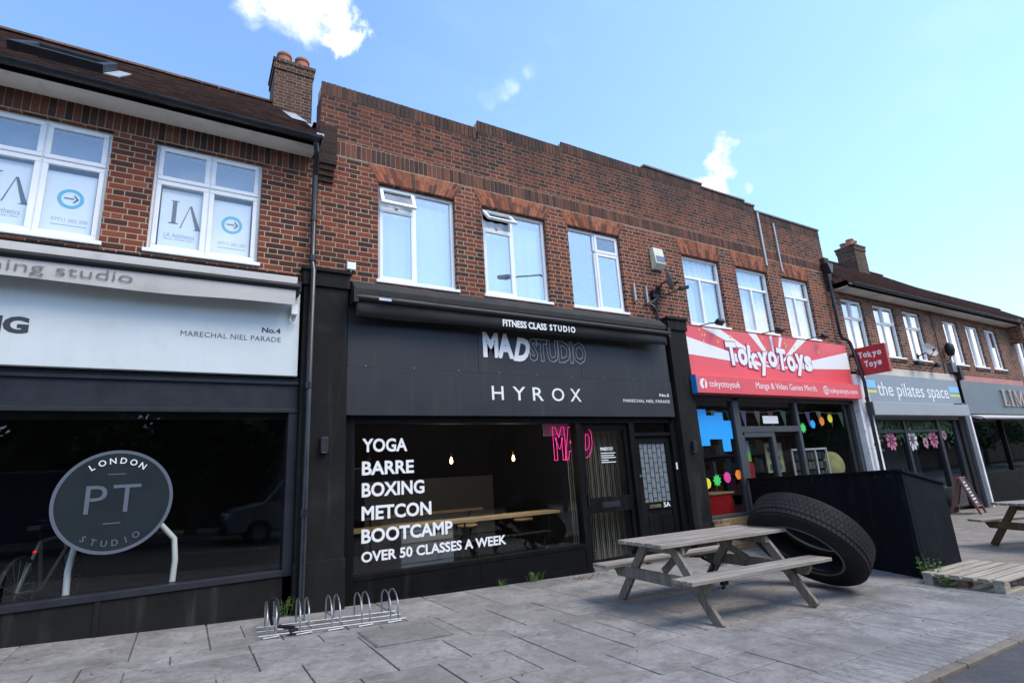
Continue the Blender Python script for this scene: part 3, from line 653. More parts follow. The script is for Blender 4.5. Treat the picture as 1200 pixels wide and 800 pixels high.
# roof window standing a little proud of the tiles
sl_d = Vector((0, 3.96, 3.2)).normalized(); sl_n = Vector((0, -sl_d.z, sl_d.y))
def sloped(mb, x0, x1, s0, s1, h0, h1):
    o = Vector((0, -.36, 6.30)); c = o + sl_d*(s0+s1)/2 + sl_n*(h0+h1)/2 + Vector(((x0+x1)/2, 0, 0))
    return mb.obox(c, ((x1-x0)/2, 0, 0), sl_d*(s1-s0)/2, sl_n*(h1-h0)/2)
mb = MB(); sloped(mb, -2.2, -1.28, .95, 1.05, .0, .13); sloped(mb, -2.2, -1.28, 2.05, 2.15, .0, .13); sloped(mb, -2.2, -2.12, 1.05, 2.05, 0, .13); sloped(mb, -1.36, -1.28, 1.05, 2.05, 0, .13)
rw = mb.build('roof_window', M_BMETAL, LB, bevel=.008)
sloped(MB(), -2.12, -1.36, 1.05, 2.05, .09, .1).build('pane', glass_mat('roof_glass', .6, 2.0, 0.05, .55), rw)
sloped(MB(), -1.27, -1.12, .9, 2.2, .01, .035).build('flashing', M_LEAD, rw)
# shopfront
mb = MB(); mb.box(-9, 1.135, -.02, .25, 2.60, 3.02); mb.box(-9, 1.135, -.045, -.02, 2.585, 2.63); mb.box(-9, 1.135, -.05, -.02, 2.93, 2.97); mb.build('lintel', M_FRAME, LB, bevel=.004)
mb = MB(); mb.box(1.03, 1.135, -.03, .2, .45, 2.585); mb.box(-9, 1.03, -.05, .2, .72, .785); mb.box(-9, 1.03, .1, .17, 2.52, 2.6); mb.box(-4.6, -4.5, .02, .17, .785, 2.585)
sw = mb.build('shop_window', M_FRAME, LB, bevel=.004)
MB().box(-4.5, 1.03, .08, .09, .785, 2.59).build('pane', M_SGLASS, sw)
MB().box(-9, -4.6, .08, .09, .785, 2.59).build('pane', M_SGLASS, sw)
mb = MB(); mb.box(-9, 1.135, -.03, .2, .0, .72); mb.box(-.68, -.63, -.042, -.03, .3, .72); mb.box(-9, 1.135, -.045, -.03, .0, gz(1)+.03); mb.build('stall_riser', M_CHAR, LB, bevel=.004)
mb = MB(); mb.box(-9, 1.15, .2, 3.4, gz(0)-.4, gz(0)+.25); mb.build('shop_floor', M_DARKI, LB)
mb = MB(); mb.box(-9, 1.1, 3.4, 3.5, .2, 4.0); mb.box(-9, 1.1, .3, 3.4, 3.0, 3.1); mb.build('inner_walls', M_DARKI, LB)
# LONDON PT STUDIO roundel on the glass
def ring(mb, cx, cz, r0, r1, y, th=.003, n=64, sx=1.0):
    vs = []; fs = []
    for k in range(n):
        t = 2*math.pi*k/n
        for (rr, yy) in ((r0, y), (r1, y), (r1, y-th), (r0, y-th)): vs.append((cx+rr*sx*math.cos(t), yy, cz+rr*math.sin(t)))
    for k in range(n):
        a, c = 4*k, 4*((k+1) % n)
        for q in range(4): fs.append((a+q, a+(q+1) % 4, c+(q+1) % 4, c+q))
    return mb.add(vs, fs)
CX, CZ_, RR = -.628, 1.662, .522
mb = MB(); mb.prism([(CX+(RR-.01)*math.cos(2*math.pi*k/64), CZ_+(RR-.01)*math.sin(2*math.pi*k/64)) for k in range(64)], 'y', .0775, .0785); rd = mb.build('roundel', M_DISC, sw)
ring(MB(), CX, CZ_, RR-.032, RR, .077).build('roundel_ring', M_GREYV, sw)
mb = MB(); mb.box(CX-.075, CX+.075, .0735, .077, CZ_+.27, CZ_+.28); mb.box(CX-.075, CX+.075, .0735, .077, CZ_-.225, CZ_-.215); mb.build('roundel_bars', M_GREYV, sw)
lettering('PT', sw, M_GREYV, CX-.245, CX+.225, CZ_-.115, CZ_+.165, .077, spacing=1.15, bold=-.004)
def arc_text(s, parent, m, cx, cz, rad, h, a0, a1, y, bottom=False, bold=0.0):
    mb = MB(); n = len(s)
    for i, ch in enumerate(s):
        a = a0+(a1-a0)*i/(n-1); vs, fs, (xa, xb, ya, yb) = text_geo(ch, bold=bold, depth=.05)
        k = h/.72; cxm = (xa+xb)/2; out = []
        for v in vs:
            lx, lz = (v.x-cxm)*k, v.y*k
            if bottom: ang = a + math.pi/2; rr = rad
            else: ang = a - math.pi/2; rr = rad
            out.append((cx+rr*math.cos(a)+lx*math.cos(ang)-lz*math.sin(ang), y-.001-(.003 if v.z > 0 else 0), cz+rr*math.sin(a)+lx*math.sin(ang)+lz*math.cos(ang)))
        mb.add(out, fs)
    return mb.build('lettering', m, parent)
arc_text('LONDON', sw, M_WHITE, CX, CZ_, .385, .062, R(122), R(58), .077, bold=.012)
arc_text('STUDIO', sw, M_GREYV, CX, CZ_, .445, .062, R(-122), R(-58), .077, bottom=True, bold=.012)

# ------------------------------------------------------------------ middle building with the stepped parapet
MBD = thing('terraced_shop', 'red brick pair of shops with stepped parapet and orange brick window arches', 'shop', (7.6, 0, gz(7.6)))
HM = [(2.148, 3.39, 4.485, 6.03), (3.877, 5.139, 4.485, 6.03), (5.625, 6.862, 4.485, 6.03), (8.55, 9.73, 4.45, 5.956), (10.27, 11.43, 4.45, 5.956), (11.95, 13.08, 4.45, 5.956)]
LEV = [(1.30, 3.87, 7.50), (3.87, 5.65, 7.65), (5.65, 7.80, 7.76), (7.80, 9.55, 7.80), (9.55, 11.02, 7.72), (11.02, 11.38, 7.66), (11.38, 14.03, 7.52)]
wall(HM, 1.25, 14.03, 4.0, 6.30, 0.0).build('wall', M_BRICK, MBD)
mb = MB()
for (a, c, z) in LEV: mb.box(a, c, 0, .33, 6.301, z-.225)
mb.build('parapet', M_BRICKP, MBD)
for (a, c, z) in LEV:
    cap = soldiers(a, c, z-.225, z, 0.0, M_CAP, 'parapet_cap', MBD, proud=.003)
    MB().box(a+.012, c-.02, .012, .33, z-.224, z-.012).build('mortar_core', M_MORT, cap)
    if a > 7.7: MB().box(a-.02, c+.02, -.03, .36, z+.0, z+.045).build('coping', M_STONE, cap, bevel=.006)
soldiers(1.52, 14.03, 6.325, 6.555, 0.0, M_SOLD, 'soldier_band', MBD)
MB().box(1.52, 14.03, -.0024, .01, 6.31, 6.56).build('mortar_band', M_MORT, MBD)
for i, h in enumerate(HM): flat_arch(MBD, h[0], h[1], h[3]+.012, 6.31, splay=.16 if i < 3 else .13)
upvc(MBD, *HM[0], CL, open_cells=[(1, R(22))], gm=M_GLASSB, wav=.013, ctop=.16); upvc(MBD, *HM[1], CL, open_cells=[(1, R(42))], gm=M_GLASSB, wav=.013, ctop=.16)
w4 = upvc(MBD, *HM[2], CRr, curt=False, gm=M_GLASSB)
mb = MB()
for k in range(40): mb.obox((6.24, .2, 4.58+k*.0345), (.55, 0, 0), (0, .012, .008), (0, -.0005, .0008))
mb.build('venetian_blind', mat('grey_blue_blind', (.30, .36, .46), .6), w4)
for h in HM[3:]: upvc(MBD, *h, CT)
mb = MB()
for h in HM: 
    x = h[0]-.02
    while x < h[1]: mb.box(x, min(x+.105, h[1]+.02), -.02, .02, h[2]-.13, h[2]-.047); x += .113
    mb.build('brick_sill', M_SOLD, MBD); mb = MB()
shell(MBD, 1.26, 14.02, .33, 7.5, -.3, 7.0, mid=4.0)
MB().box(1.26, 14.02, .33, 7.5, 6.9, 7.0).build('flat_roof', M_ASPH, MBD)
def kneeler(xa, xb, name='corbel'):
    mb = MB(); mb.box(xa, xb, -.11, .0, 6.08, 6.70); mb.box(xa+.02, xb-.02, -.085, 0, 6.0, 6.08); mb.box(xa+.02, xb-.02, -.06, 0, 5.92, 6.0); mb.box(xa+.02, xb-.02, -.035, 0, 5.84, 5.92)
    return mb.build(name, M_KNEE, MBD)
kneeler(1.27, 1.515); kneeler(13.83, 14.05)
for (xa, xb, z0, z1) in ((11.40, 11.46, 6.12, 7.50), (11.98, 12.03, 6.05, 7.33)): MB().box(xa, xb, -.045, -.005, z0, z1).build('metal_strip', M_ALU, MBD, bevel=.004)
# pilasters
def pilaster(parent, x0, x1, ztop, m, y=-.13, g=None):
    g = gz((x0+x1)/2) if g is None else g
    mb = MB(); mb.box(x0, x1, y, .2, g-.2, ztop-.25); mb.box(x0-.02, x1+.02, y-.03, .2, ztop-.25, ztop-.05); mb.box(x0-.04, x1+.04, y-.06, .2, ztop-.05, ztop); mb.box(x0-.012, x1+.012, y-.02, .2, g-.2, g+.55)
    return mb.build('pilaster', m, parent, bevel=.006)
pilaster(MBD, 1.14, 1.70, 4.48, M_CHAR); pilaster(MBD, 7.72, 8.2, 4.46, M_CHAR)
MB().box(1.70, 7.72, -.005, .3, 3.9, 4.32).build('top_board', M_BLACK, MBD)
# gym shopfront
mb = MB(); mb.box(1.72, 1.84, -.02, .14, .2, 2.56); mb.box(1.84, 5.40, -.02, .12, .54, .60); mb.box(1.84, 7.6, -.02, .12, 2.45, 2.56); mb.box(5.40, 5.50, -.025, .14, .12, 2.45); mb.box(6.55, 6.66, -.025, .14, .12, 2.45); mb.box(7.55, 7.72, -.02, .14, .1, 2.56); mb.box(6.66, 7.55, -.01, .12, 2.22, 2.28)
gw = mb.build('shop_window', M_BLACK, MBD, bevel=.004)
MB().box(1.84, 5.40, .045, .053, .6, 2.45).build('pane', M_SGLASS, gw); MB().box(6.66, 7.55, .05, .056, 2.28, 2.45).build('pane', M_SGLASS, gw)
mb = MB(); mb.box(1.84, 3.59, -.012, .1, .0, .54); mb.box(3.61, 5.40, -.012, .1, .0, .54); mb.box(3.58, 3.62, -.018, .1, 0, .54); mb.box(1.84, 5.4, -.03, -.012, .0, gz(3.5)+.05); mb.build('stall_riser', M_BLACK, MBD, bevel=.004)
for (s, z0, z1, x1) in (('YOGA', 2.085, 2.262, 2.565), ('BARRE', 1.795, 1.970, 2.655), ('BOXING', 1.520, 1.700, 2.80), ('METCON', 1.235, 1.412, 2.895), ('BOOTCAMP', .962, 1.135, 3.20), ('OVER 50 CLASSES A WEEK', .738, .866, 4.03)):
    lettering(s, gw, M_WHITE, 1.952, x1, z0, z1, .043, bold=.028, th=.002)
def door(parent, x0, x1, z0, z1, y, mids, m, wd=.085):
    mb = MB(); frame_rect(mb, x0, x1, z0, z1, wd, y, y+.05)
    for (a, c) in mids: mb.box(x0+wd, x1-wd, y+.002, y+.048, a, c)
    return mb.build('door', m, parent, bevel=.005)
d1 = door(MBD, 5.505, 6.545, .24, 2.44, .03, [(1.02, 1.26)], M_BLACK)
MB().box(5.59, 6.46, .052, .058, .325, 1.02).box(5.59, 6.46, .052, .058, 1.26, 2.355).build('pane', M_SGLASS, d1)
MB().box(5.86, 6.2, .02, .03, 1.11, 1.16).box(5.84, 6.22, .024, .03, 1.09, 1.18).build('letterbox', M_FRAME, d1)
MB().box(5.53, 5.555, -.02, .03, 1.15, 1.32).tube([(5.54, -.02, 1.62), (5.54, .03, 1.62)], .016).build('handle', M_BMETAL, d1)
mb = MB(); lettering('MAD', d1, M_WHITE, 5.93, 6.08, 2.0, 2.055, .049, bold=.03, th=.002); lettering('STUDIO', d1, M_WHITE, 6.085, 6.2, 2.0, 2.055, .049, th=.002)
for k, z in enumerate((1.95, 1.91, 1.875, 1.835, 1.80)): mb.box(5.93, 6.08 if k == 3 else 6.24-.03*(k % 2), .047, .049, z, z+.014)
mb.build('notice_lines', M_WHITE, d1)
MB().box(5.50, 6.55, -.06, .2, .1, .24).build('door_step', M_STONE, MBD, bevel=.006)
mb = MB()
for k in range(46):
    x = 5.42+k*.0245; pts = [(x+.006*math.sin(j*1.9+k*.5), .30+.02*math.sin(k*1.3), .25+j*.11) for j in range(20)]; mb.tube(pts, .0065, 4, caps=False)
mb.build('chain_screen', M_CHAIN, d1)
d2 = door(MBD, 6.67, 7.54, .24, 2.22, .03, [(.98, 1.10)], M_BLACK, .12)
mb = MB(); mb.box(6.79, 7.42, .045, .07, .36, .98); mb.box(6.83, 7.07, .035, .05, .42, .90); mb.box(7.13, 7.38, .035, .05, .42, .90); mb.build('lower_panel', M_BLACK, d2, bevel=.008)
MB().box(6.79, 7.42, .055, .06, 1.1, 2.1).build('pane', mat('obscured_glass', (.17, .20, .215), .22, nscale=30, namt=.15), d2)
mb = MB()
for k in range(7): mb.box(6.79+k*.105-.005, 6.79+k*.105+.005, .05, .055, 1.1, 2.1)
for k in range(6):
    for j in range(6): 
        z = 1.16+j*.17+(.085 if k % 2 else 0)
        if z < 2.08: mb.box(6.795+k*.105, 6.89+k*.105, .05, .055, z, z+.008)
mb.build('lead_lattice', M_BLACK, d2)
MB().box(6.87, 7.13, .02, .03, 1.005, 1.06).box(6.90, 7.10, .014, .02, 1.02, 1.045).build('letterbox', M_BRASS, d2)
lettering('5A', d2, M_WHITE, 7.20, 7.36, 1.0, 1.08, .028, bold=.02)
MB().tube([(6.72, -.0, 1.55), (6.72, .03, 1.55)], .02).build('lock', M_STEEL, d2); MB().box(7.57, 7.60, -.035, -.02, 1.62, 1.74).build('door_bell', M_UPVC, MBD)
MB().box(6.66, 7.55, -.08, .2, .05, .24).build('door_step', M_STONE, MBD, bevel=.006)
# gym interior
mb = MB(); mb.box(1.36, 7.9, .2, 6.0, -.2, .24); mb.build('shop_floor', M_FLOORI, MBD)
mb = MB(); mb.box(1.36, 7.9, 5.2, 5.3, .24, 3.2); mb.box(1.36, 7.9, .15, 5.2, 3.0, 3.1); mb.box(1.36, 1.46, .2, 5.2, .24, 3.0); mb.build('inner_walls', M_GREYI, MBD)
MB().box(3.4, 6.6, 5.12, 5.19, .24, 1.75).build('white_dado', M_WALLI, MBD); MB().box(6.7, 7.5, 5.1, 5.19, .24, 2.6).build('inner_doorway', M_DARKI, MBD)
MB().box(6.60, 6.63, .2, 5.0, .24, 3.0).build('inner_partition', M_GREYI, MBD)
# toy shop front
mb = MB(); f0, f1 = -.0, .13
mb.box(8.2, 8.30, f0, f1, .70, 2.95); mb.box(8.30, 9.42, f0-.03, f1, .68, .745); mb.box(9.42, 9.60, f0, f1, .1, 2.95); mb.box(9.60, 11.52, f0, f1, 2.26, 2.38); mb.box(11.52, 11.62, f0, f1, .1, 2.95); mb.box(13.80, 13.95, f0, f1, .1, 2.95)
mb.box(8.2, 13.95, f0, f1, 2.90, 3.02); mb.box(11.62, 13.8, f0-.03, f1, .6, .68); mb.box(10.55, 10.66, f0+.01, f1, .15, 2.26); mb.box(9.6, 9.66, f0+.01, f1, .2, 2.2); mb.box(9.66, 10.55, f0+.01, f1, 2.16, 2.26)
tw = mb.build('shop_window', mat('slate_grey_frame', (0.052, 0.058, 0.066), 0.5, spec=0.3, nscale=4, namt=0.15), MBD, bevel=.004)
for (a, c, d, e) in ((8.30, 9.42, .745, 2.90), (9.60, 11.52, 2.38, 2.90), (11.62, 13.80, .68, 2.90), (10.66, 11.52, .2, 2.26), (9.66, 10.55, .25, 2.16)): MB().box(a, c, .06, .068, d, e).build('pane', M_SGLASS, tw)
MB().box(8.2, 9.5, -.04, .12, -.1, .68).build('brick_plinth', M_YBRICK, MBD); MB().box(9.5, 13.95, -.02, .12, -.1, .2).box(11.55, 13.95, -.015, .12, .2, .6).build('stall_riser', M_BLACK, MBD)
PX = [(8.30, 2.60), (8.42, 2.60), (8.42, 2.72), (8.66, 2.72), (8.66, 2.60), (8.90, 2.60), (8.90, 2.66), (9.14, 2.66), (9.14, 2.50), (9.36, 2.50), (9.36, 2.14), (9.26, 2.14), (9.26, 1.90), (9.02, 1.90), (9.02, 2.14), (8.66, 2.14), (8.66, 2.02), (8.42, 2.02), (8.42, 2.18), (8.30, 2.18)]
MB().prism(PX, 'y', .055, .058).build('window_sticker', M_CYAN, tw)
def blob(cx, cz, r, n=14, spike=0.0, sq=1.0):
    return [(cx+(r*(1+spike*(1 if k % 2 else -1)))*math.cos(2*math.pi*k/n), cz+sq*(r*(1+spike*(1 if k % 2 else -1)))*math.sin(2*math.pi*k/n)) for k in range(n)]
for (cx, cz, m_, sp, n) in ((8.42, 1.33, M_YEL, 0, 8), (8.70, 1.37, M_GRN, .22, 18), (9.0, 1.41, M_PNK, 0, 16), (9.34, 1.445, M_ORG, 0, 6), (11.78, 2.34, M_GRN, .25, 18), (12.18, 2.42, M_CYAN, .0, 6), (12.56, 2.49, M_ORG, 0, 16), (12.92, 2.55, M_YEL, 0, 8)):
    MB().prism(blob(cx, cz, .10, n, sp, 1.0), 'y', .053, .057).build('round_sticker', m_, tw)
mb = MB().box(10.40, 10.92, .055, .058, 2.44, 2.60); mb.build('paper_notice', M_WHITE, tw)
mb = MB(); mb.box(8.25, 13.9, .2, 5.5, -.2, .15); mb.build('shop_floor', M_FLOORI, MBD)
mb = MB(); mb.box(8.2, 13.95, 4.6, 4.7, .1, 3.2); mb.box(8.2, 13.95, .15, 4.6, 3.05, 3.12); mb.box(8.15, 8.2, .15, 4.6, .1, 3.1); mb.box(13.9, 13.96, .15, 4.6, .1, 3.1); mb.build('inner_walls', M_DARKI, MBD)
# right hand drainpipe of the middle building, with hopper
mb = MB(); mb.prism([(13.74, 6.50), (14.0, 6.50), (13.95, 6.36), (13.90, 6.24), (13.84, 6.24), (13.79, 6.36)], 'y', -.22, -.02); mb.build('hopper', M_PIPE, MBD, bevel=.004)
downpipe(MBD, [(13.87, -.11, 6.25), (13.86, -.10, 4.66), (13.9, -.10, 4.55), (14.1, -.12, 4.50), (14.15, -.14, 4.42), (14.15, -.16, 4.3), (14.15, -.27, 3.4), (14.15, -.24, 2.6), (14.12, -.24, .1)], .04, collars=[(13.865, -.1, 5.4), (14.14, -.255, 3.0), (14.13, -.24, 1.9)])
mb = MB(); mb.box(13.96, 14.52, -.14, .2, -.1, 3.62); mb.build('white_pilaster', M_WPAINT, MBD, bevel=.008)

# ------------------------------------------------------------------ right hand shops
RB = thing('terraced_shop', 'red brick shop with brown tiled roof and tall white windows, right of the stepped parapet', 'shop', (19.5, 0, gz(19.5)))
HR = [(14.42, 15.5, 4.24, 5.72), (16.0, 17.19, 4.24, 5.72), (17.65, 18.75, 4.24, 5.72), (20.18, 21.25, 4.25, 5.67), (21.8, 22.85, 4.25, 5.66), (23.3, 24.3, 4.25, 5.65)]
wall(HR, 14.03, 25.4, 3.7, 6.0, .002).build('wall', M_BRICKR, RB)
shell(RB, 14.04, 25.4, .3, 7.5, -.3, 6.0, mid=3.6)
for i, h in enumerate(HR): upvc(RB, *h, CP if i < 3 else C2)
mb = MB()
for h in HR: 
    x = h[0]-.02
    while x < h[1]: mb.box(x, min(x+.105, h[1]+.02), -.02, .02, h[2]-.13, h[2]-.047); x += .113
    mb.build('brick_sill', M_SOLD, RB); mb = MB()
tile_roof(RB, 14.05, 25.5, -.38, 6.02, 3.6, 9.2)
MB().box(14.2, 25.4, -.36, .0, 5.87, 5.9).build('soffit', M_SOFFIT2, RB); MB().box(14.2, 25.45, -.385, -.363, 5.86, 6.02).build('fascia_board', M_BLACK, RB)
gutter(RB, 14.2, 25.5, -.455, 5.95)
chimney(RB, 22.2, 23.0, 2.9, 3.6, 8.2, 9.85, [(22.4, 3.1), (22.75, 3.15), (22.6, 3.45)], .13)
MB().box(25.4, 25.62, -.4, .2, 5.25, 6.1).build('corbel', M_BRICKR, RB)
MB().box(14.52, 20.0, -.01, .05, 3.705, 3.9).build('cream_band', M_CREAM, RB); MB().box(20.05, 25.4, -.03, .05, 3.72, 3.88).build('pink_band', M_SALMON, RB)
MB().tube([(19.45, -.02, 5.86), (19.45, -.02, 3.9)], .012, 6).build('cable', M_PIPE, RB)
mb = MB(); mb.box(14.52, 14.66, 0, .13, .1, 2.96); mb.box(14.66, 19.4, 0, .13, 2.5, 2.96); mb.box(14.66, 18.2, .01, .12, 2.18, 2.26); mb.box(14.66, 18.2, -.02, .13, .62, .70); mb.box(16.2, 16.32, 0, .13, .1, 2.5); mb.box(18.1, 18.26, 0, .13, .1, 2.5); mb.box(19.15, 19.4, 0, .13, .1, 2.5)
pw = mb.build('shop_window', M_FRAME, RB, bevel=.004)
for (a, c, d, e) in ((14.66, 16.2, .7, 2.18), (16.32, 18.1, .7, 2.18), (14.66, 16.2, 2.26, 2.5), (16.32, 18.1, 2.26, 2.5), (18.26, 19.15, .15, 2.5)): MB().box(a, c, .06, .068, d, e).build('pane', M_SGLASS, pw)
MB().box(14.6, 18.1, -.01, .12, -.1, .62).build('stall_riser', M_FRAME, RB); MB().box(14.5, 19.4, 1.2, 1.3, .1, 3.0).box(14.5, 19.4, .15, 1.2, 2.96, 3.0).build('inner_walls', mat('slate_blind', (.12, .145, .15), .7, nscale=2, namt=.2), RB)
# flower print along the top of the window
rnd = random.Random(4); M_PET = [mat('rose_print', (.50, .12, .25), .6), mat('white_print', (.58, .58, .62), .6), mat('pale_rose_print', (.52, .27, .36), .6)]; M_EYE = mat('flower_heart_print', (.12, .05, .03), .6)
mb = MB()
for k in range(420):
    x = rnd.uniform(14.7, 19.1); z = 2.47 - abs(rnd.gauss(0, .24)); 
    if z < 1.75: continue
    a = rnd.uniform(0, math.pi); l, wd = rnd.uniform(.05, .12), rnd.uniform(.012, .03)
    mb.add([(x-l*math.cos(a), .054, z-l*math.sin(a)), (x+wd*math.sin(a), .054, z-wd*math.cos(a)), (x+l*math.cos(a), .054, z+l*math.sin(a)), (x-wd*math.sin(a), .054, z+wd*math.cos(a))], [(0, 1, 2, 3)])
lp_ = mb.build('leaf_print', mat('leaf_print', (.075, .15, .05), .6, nscale=9, namt=.5), pw); lp_['kind'] = 'stuff'
for (x, z, r_, k) in ((14.82, 1.98, .16, 2), (15.5, 2.0, .31, 0), (16.6, 2.0, .33, 1), (17.3, 1.9, .17, 2), (17.8, 2.0, .31, 0), (18.5, 2.1, .16, 2)):
    mb = MB()
    for j in range(9):
        a = 2*math.pi*j/9 + .2; rr = r_*rnd.uniform(.85, 1.0); yy = .050-.0003*j
        mb.add([(x+.25*rr*math.cos(a), yy, z+.25*rr*math.sin(a)), (x+.75*rr*math.cos(a-.3), yy, z+.75*rr*math.sin(a-.3)), (x+rr*math.cos(a), yy, z+rr*math.sin(a)), (x+.75*rr*math.cos(a+.3), yy, z+.75*rr*math.sin(a+.3))], [(0, 1, 2, 3)])
    fl = mb.build('flower_print', M_PET[k], pw)
    MB().prism(blob(x, z, r_*.27, 12), 'y', .044, .046).build('flower_heart', M_EYE, pw)
MB().box(19.4, 19.72, -.05, .2, -.1, 3.0).build('pilaster', M_CHAR, RB, bevel=.006); MB().box(19.72, 19.93, -.12, .2, -.1, 3.0).build('pilaster', M_FRAMEG, RB, bevel=.006); MB().box(19.96, 20.06, -.14, -.02, 0, 2.62).build('white_post', M_WPAINT, RB)
mb = MB(); mb.box(20.06, 25.4, .0, .13, 2.55, 2.7); mb.box(20.06, 25.4, -.02, .13, -.1, .95); mb.box(20.06, 20.2, 0, .13, .9, 2.6); mb.box(22.6, 22.7, 0, .13, .9, 2.6); mb.box(25.2, 25.4, 0, .13, .9, 2.6)
lw = mb.build('shop_window', M_BLACK, RB); MB().box(20.2, 22.6, .06, .068, .95, 2.56).box(22.7, 25.2, .06, .068, .95, 2.56).build('pane', M_SGLASS, lw)
MB().box(20.05, 25.4, 1.6, 1.7, .1, 3.0).box(20.05, 25.4, .15, 1.6, 2.96, 3.0).build('inner_walls', M_DARKI, RB)
FB = thing('terraced_shop', 'last red brick shop of the row at the right edge, its roof stepping down', 'shop', (30, 0, gz(30)))
HF = [(25.78, 26.8, 4.1, 5.47), (27.3, 28.3, 4.1, 5.47), (28.9, 29.9, 4.1, 5.47)]
wall(HF, 25.401, 38, 3.6, 5.85, .004).build('wall', M_BRICKR, FB)
for h in HF: upvc(FB, *h, C2)
shell(FB, 25.42, 38, .3, 7.5, -.3, 5.85, mid=3.5); tile_roof(FB, 25.5, 38, -.38, 5.87, 3.6, 9.0); gutter(FB, 25.5, 38, -.455, 5.80)
MB().box(25.6, 38, -.36, .0, 5.72, 5.75).build('soffit', M_SOFFIT2, FB); MB().box(25.41, 38, -.02, .1, -.2, 3.6).build('shopfront', M_BLACK, FB); MB().box(25.41, 38, -.05, -.021, 3.62, 3.78).build('pink_band', M_SALMON, FB)

# ------------------------------------------------------------------ signs and awnings
sg = thing('fascia_sign', 'off white fascia board lettered in charcoal, under the cream awning', 'sign', (-3, -.1, 3.0))
MB().box(-9, 1.10, -.10, -.022, 3.03, 4.15).build('board', M_WSIGN, sg, bevel=.004)
lettering('TRAINING', sg, M_INK, -2.80, -1.49, 3.352, 3.532, -.10, bold=.05, th=.002)
lettering('No.4', sg, M_INK, .672, .885, 3.555, 3.622, -.10, bold=.03, th=.002); lettering('MARECHAL NIEL PARADE', sg, M_INK, -.172, .89, 3.445, 3.508, -.10, bold=-.004, spacing=1.05, th=.002)
aw = thing('awning', 'cream canvas awning rolled up with its valance hanging over the white fascia', 'awning', (-3, -.25, 4.1))
MB().prism([(-.02, 4.31), (-.30, 4.255), (-.31, 4.155), (-.02, 4.20)], 'x', -9, 1.03).build('canvas', M_CANVAS, aw)
MB().tube([(-9, -.315, 4.115), (1.05, -.315, 4.115)], .045, 12).box(1.03, 1.075, -.32, -.02, 4.06, 4.2).build('front_bar', M_BMETAL, aw, smooth=True)
mb = MB(); vs = []; nn = 160
for i in range(nn+1):
    x = -9+10.01*i/nn; sg_ = .010*math.sin(x*2.1)+.006*math.sin(x*5.3)
    vs += [(x, -.318, 4.085), (x, -.318-sg_*.3, 3.97), (x, -.316-sg_*.7, 3.885+.006*math.sin(x*3.0)-.02*math.exp(-((x+.3)/1.2)**2))]
mb.add(vs, [(3*i+j, 3*i+3+j, 3*i+4+j, 3*i+1+j) for i in range(nn) for j in range(2)])
va = mb.build('valance', M_CANVAS, aw); sd = va.modifiers.new('thickness', 'SOLIDIFY'); sd.thickness = .004
lettering('personal training studio', aw, mat('grey_brown_print', (.14, .13, .13), .6), -3.2, -.655, 3.905, 4.05, -.331, bold=-.012, th=.001)
MB().box(-9, 1.08, -.06, -.0, 4.33, 4.375).build('cover_strip', M_BLACK, aw)
MB().box(.99, 1.06, -.2, -.11, 3.80, 3.93).tube([(1.0, -.15, 3.82), (.98, -.16, 3.72), (1.02, -.16, 3.68), (1.06, -.15, 3.72), (1.05, -.15, 3.8)], .006, 6).build('motor_cable', M_UPVC, aw)

sg = thing('fascia_sign', 'charcoal fascia board with white gym lettering and an outlined word, under the black awning', 'sign', (4.7, -.1, 2.55))
mb = MB()
for (a, c) in ((1.71, 3.64), (3.643, 5.57), (5.573, 7.62)): mb.box(a, c, -.095, -.0, 3.186, 4.0)
for (a, c) in ((1.70, 7.63),): mb.box(a, c, -.10, -.0, 2.55, 3.183)
mb.build('board', M_ANTH, sg, bevel=.003)
mb = MB()
for k in range(9): mb.tube([(1.95+k*.68, -.10, 3.205), (1.95+k*.68, -.098, 3.205)], .007, 8)
mb.build('rivets', M_STEEL, sg)
lettering('MA', sg, M_WHITE, 3.73, 4.27, 3.435, 3.83, -.096, bold=.05, th=.003); lettering('D', sg, M_WHITE, 4.265, 4.565, 3.40, 3.79, -.096, bold=.05, shear=.28, th=.003, tilt=-.06)
lettering('STUDIO', sg, mat('pale_grey_vinyl', (.62, .62, .64), .5), 4.56, 5.69, 3.42, 3.80, -.098, outline=.008, bold=.035, spacing=.95, th=.003)
x = 3.84
for ch, wd in (('H', .20), ('Y', .23), ('R', .20), ('O', .24), ('X', .22)):
    lettering(ch, sg, M_WHITE, x, x+wd, 2.79, 3.0, -.10, bold=.004, th=.003); x += .362
lettering('No.5', sg, M_WHITE, 7.30, 7.545, 2.915, 2.97, -.10, bold=.02, th=.002); lettering('MARECHAL NIEL PARADE', sg, M_WHITE, 6.42, 7.545, 2.80, 2.855, -.10, spacing=1.05, th=.002)

aw = thing('awning', 'black canvas awning rolled up with its lettered valance over the charcoal fascia', 'awning', (4.7, -.25, 4.1))
MB().prism([(-.02, 4.40), (-.16, 4.36), (-.30, 4.22), (-.30, 4.13), (-.02, 4.13)], 'x', 1.74, 7.5).build('cassette', M_BCANVAS, aw, bevel=.01)
MB().tube([(1.76, -.315, 4.075), (7.52, -.315, 4.055)], .05, 12).box(7.46, 7.53, -.36, -.02, 3.98, 4.16).box(1.72, 1.78, -.36, -.02, 4.0, 4.18).build('front_bar', M_BMETAL, aw, smooth=True)
mb = MB(); vs = []
for i in range(101):
    x = 1.76+5.68*i/100; q = .012*math.sin(x*1.9)+.006*math.sin(x*4.7)
    vs += [(x, -.315, 4.04), (x, -.305-q, 3.94), (x, -.295-1.6*q, 3.835+.008*math.sin(x*2.2))]
mb.add(vs, [(3*i+j, 3*i+3+j, 3*i+4+j, 3*i+1+j) for i in range(100) for j in range(2)])
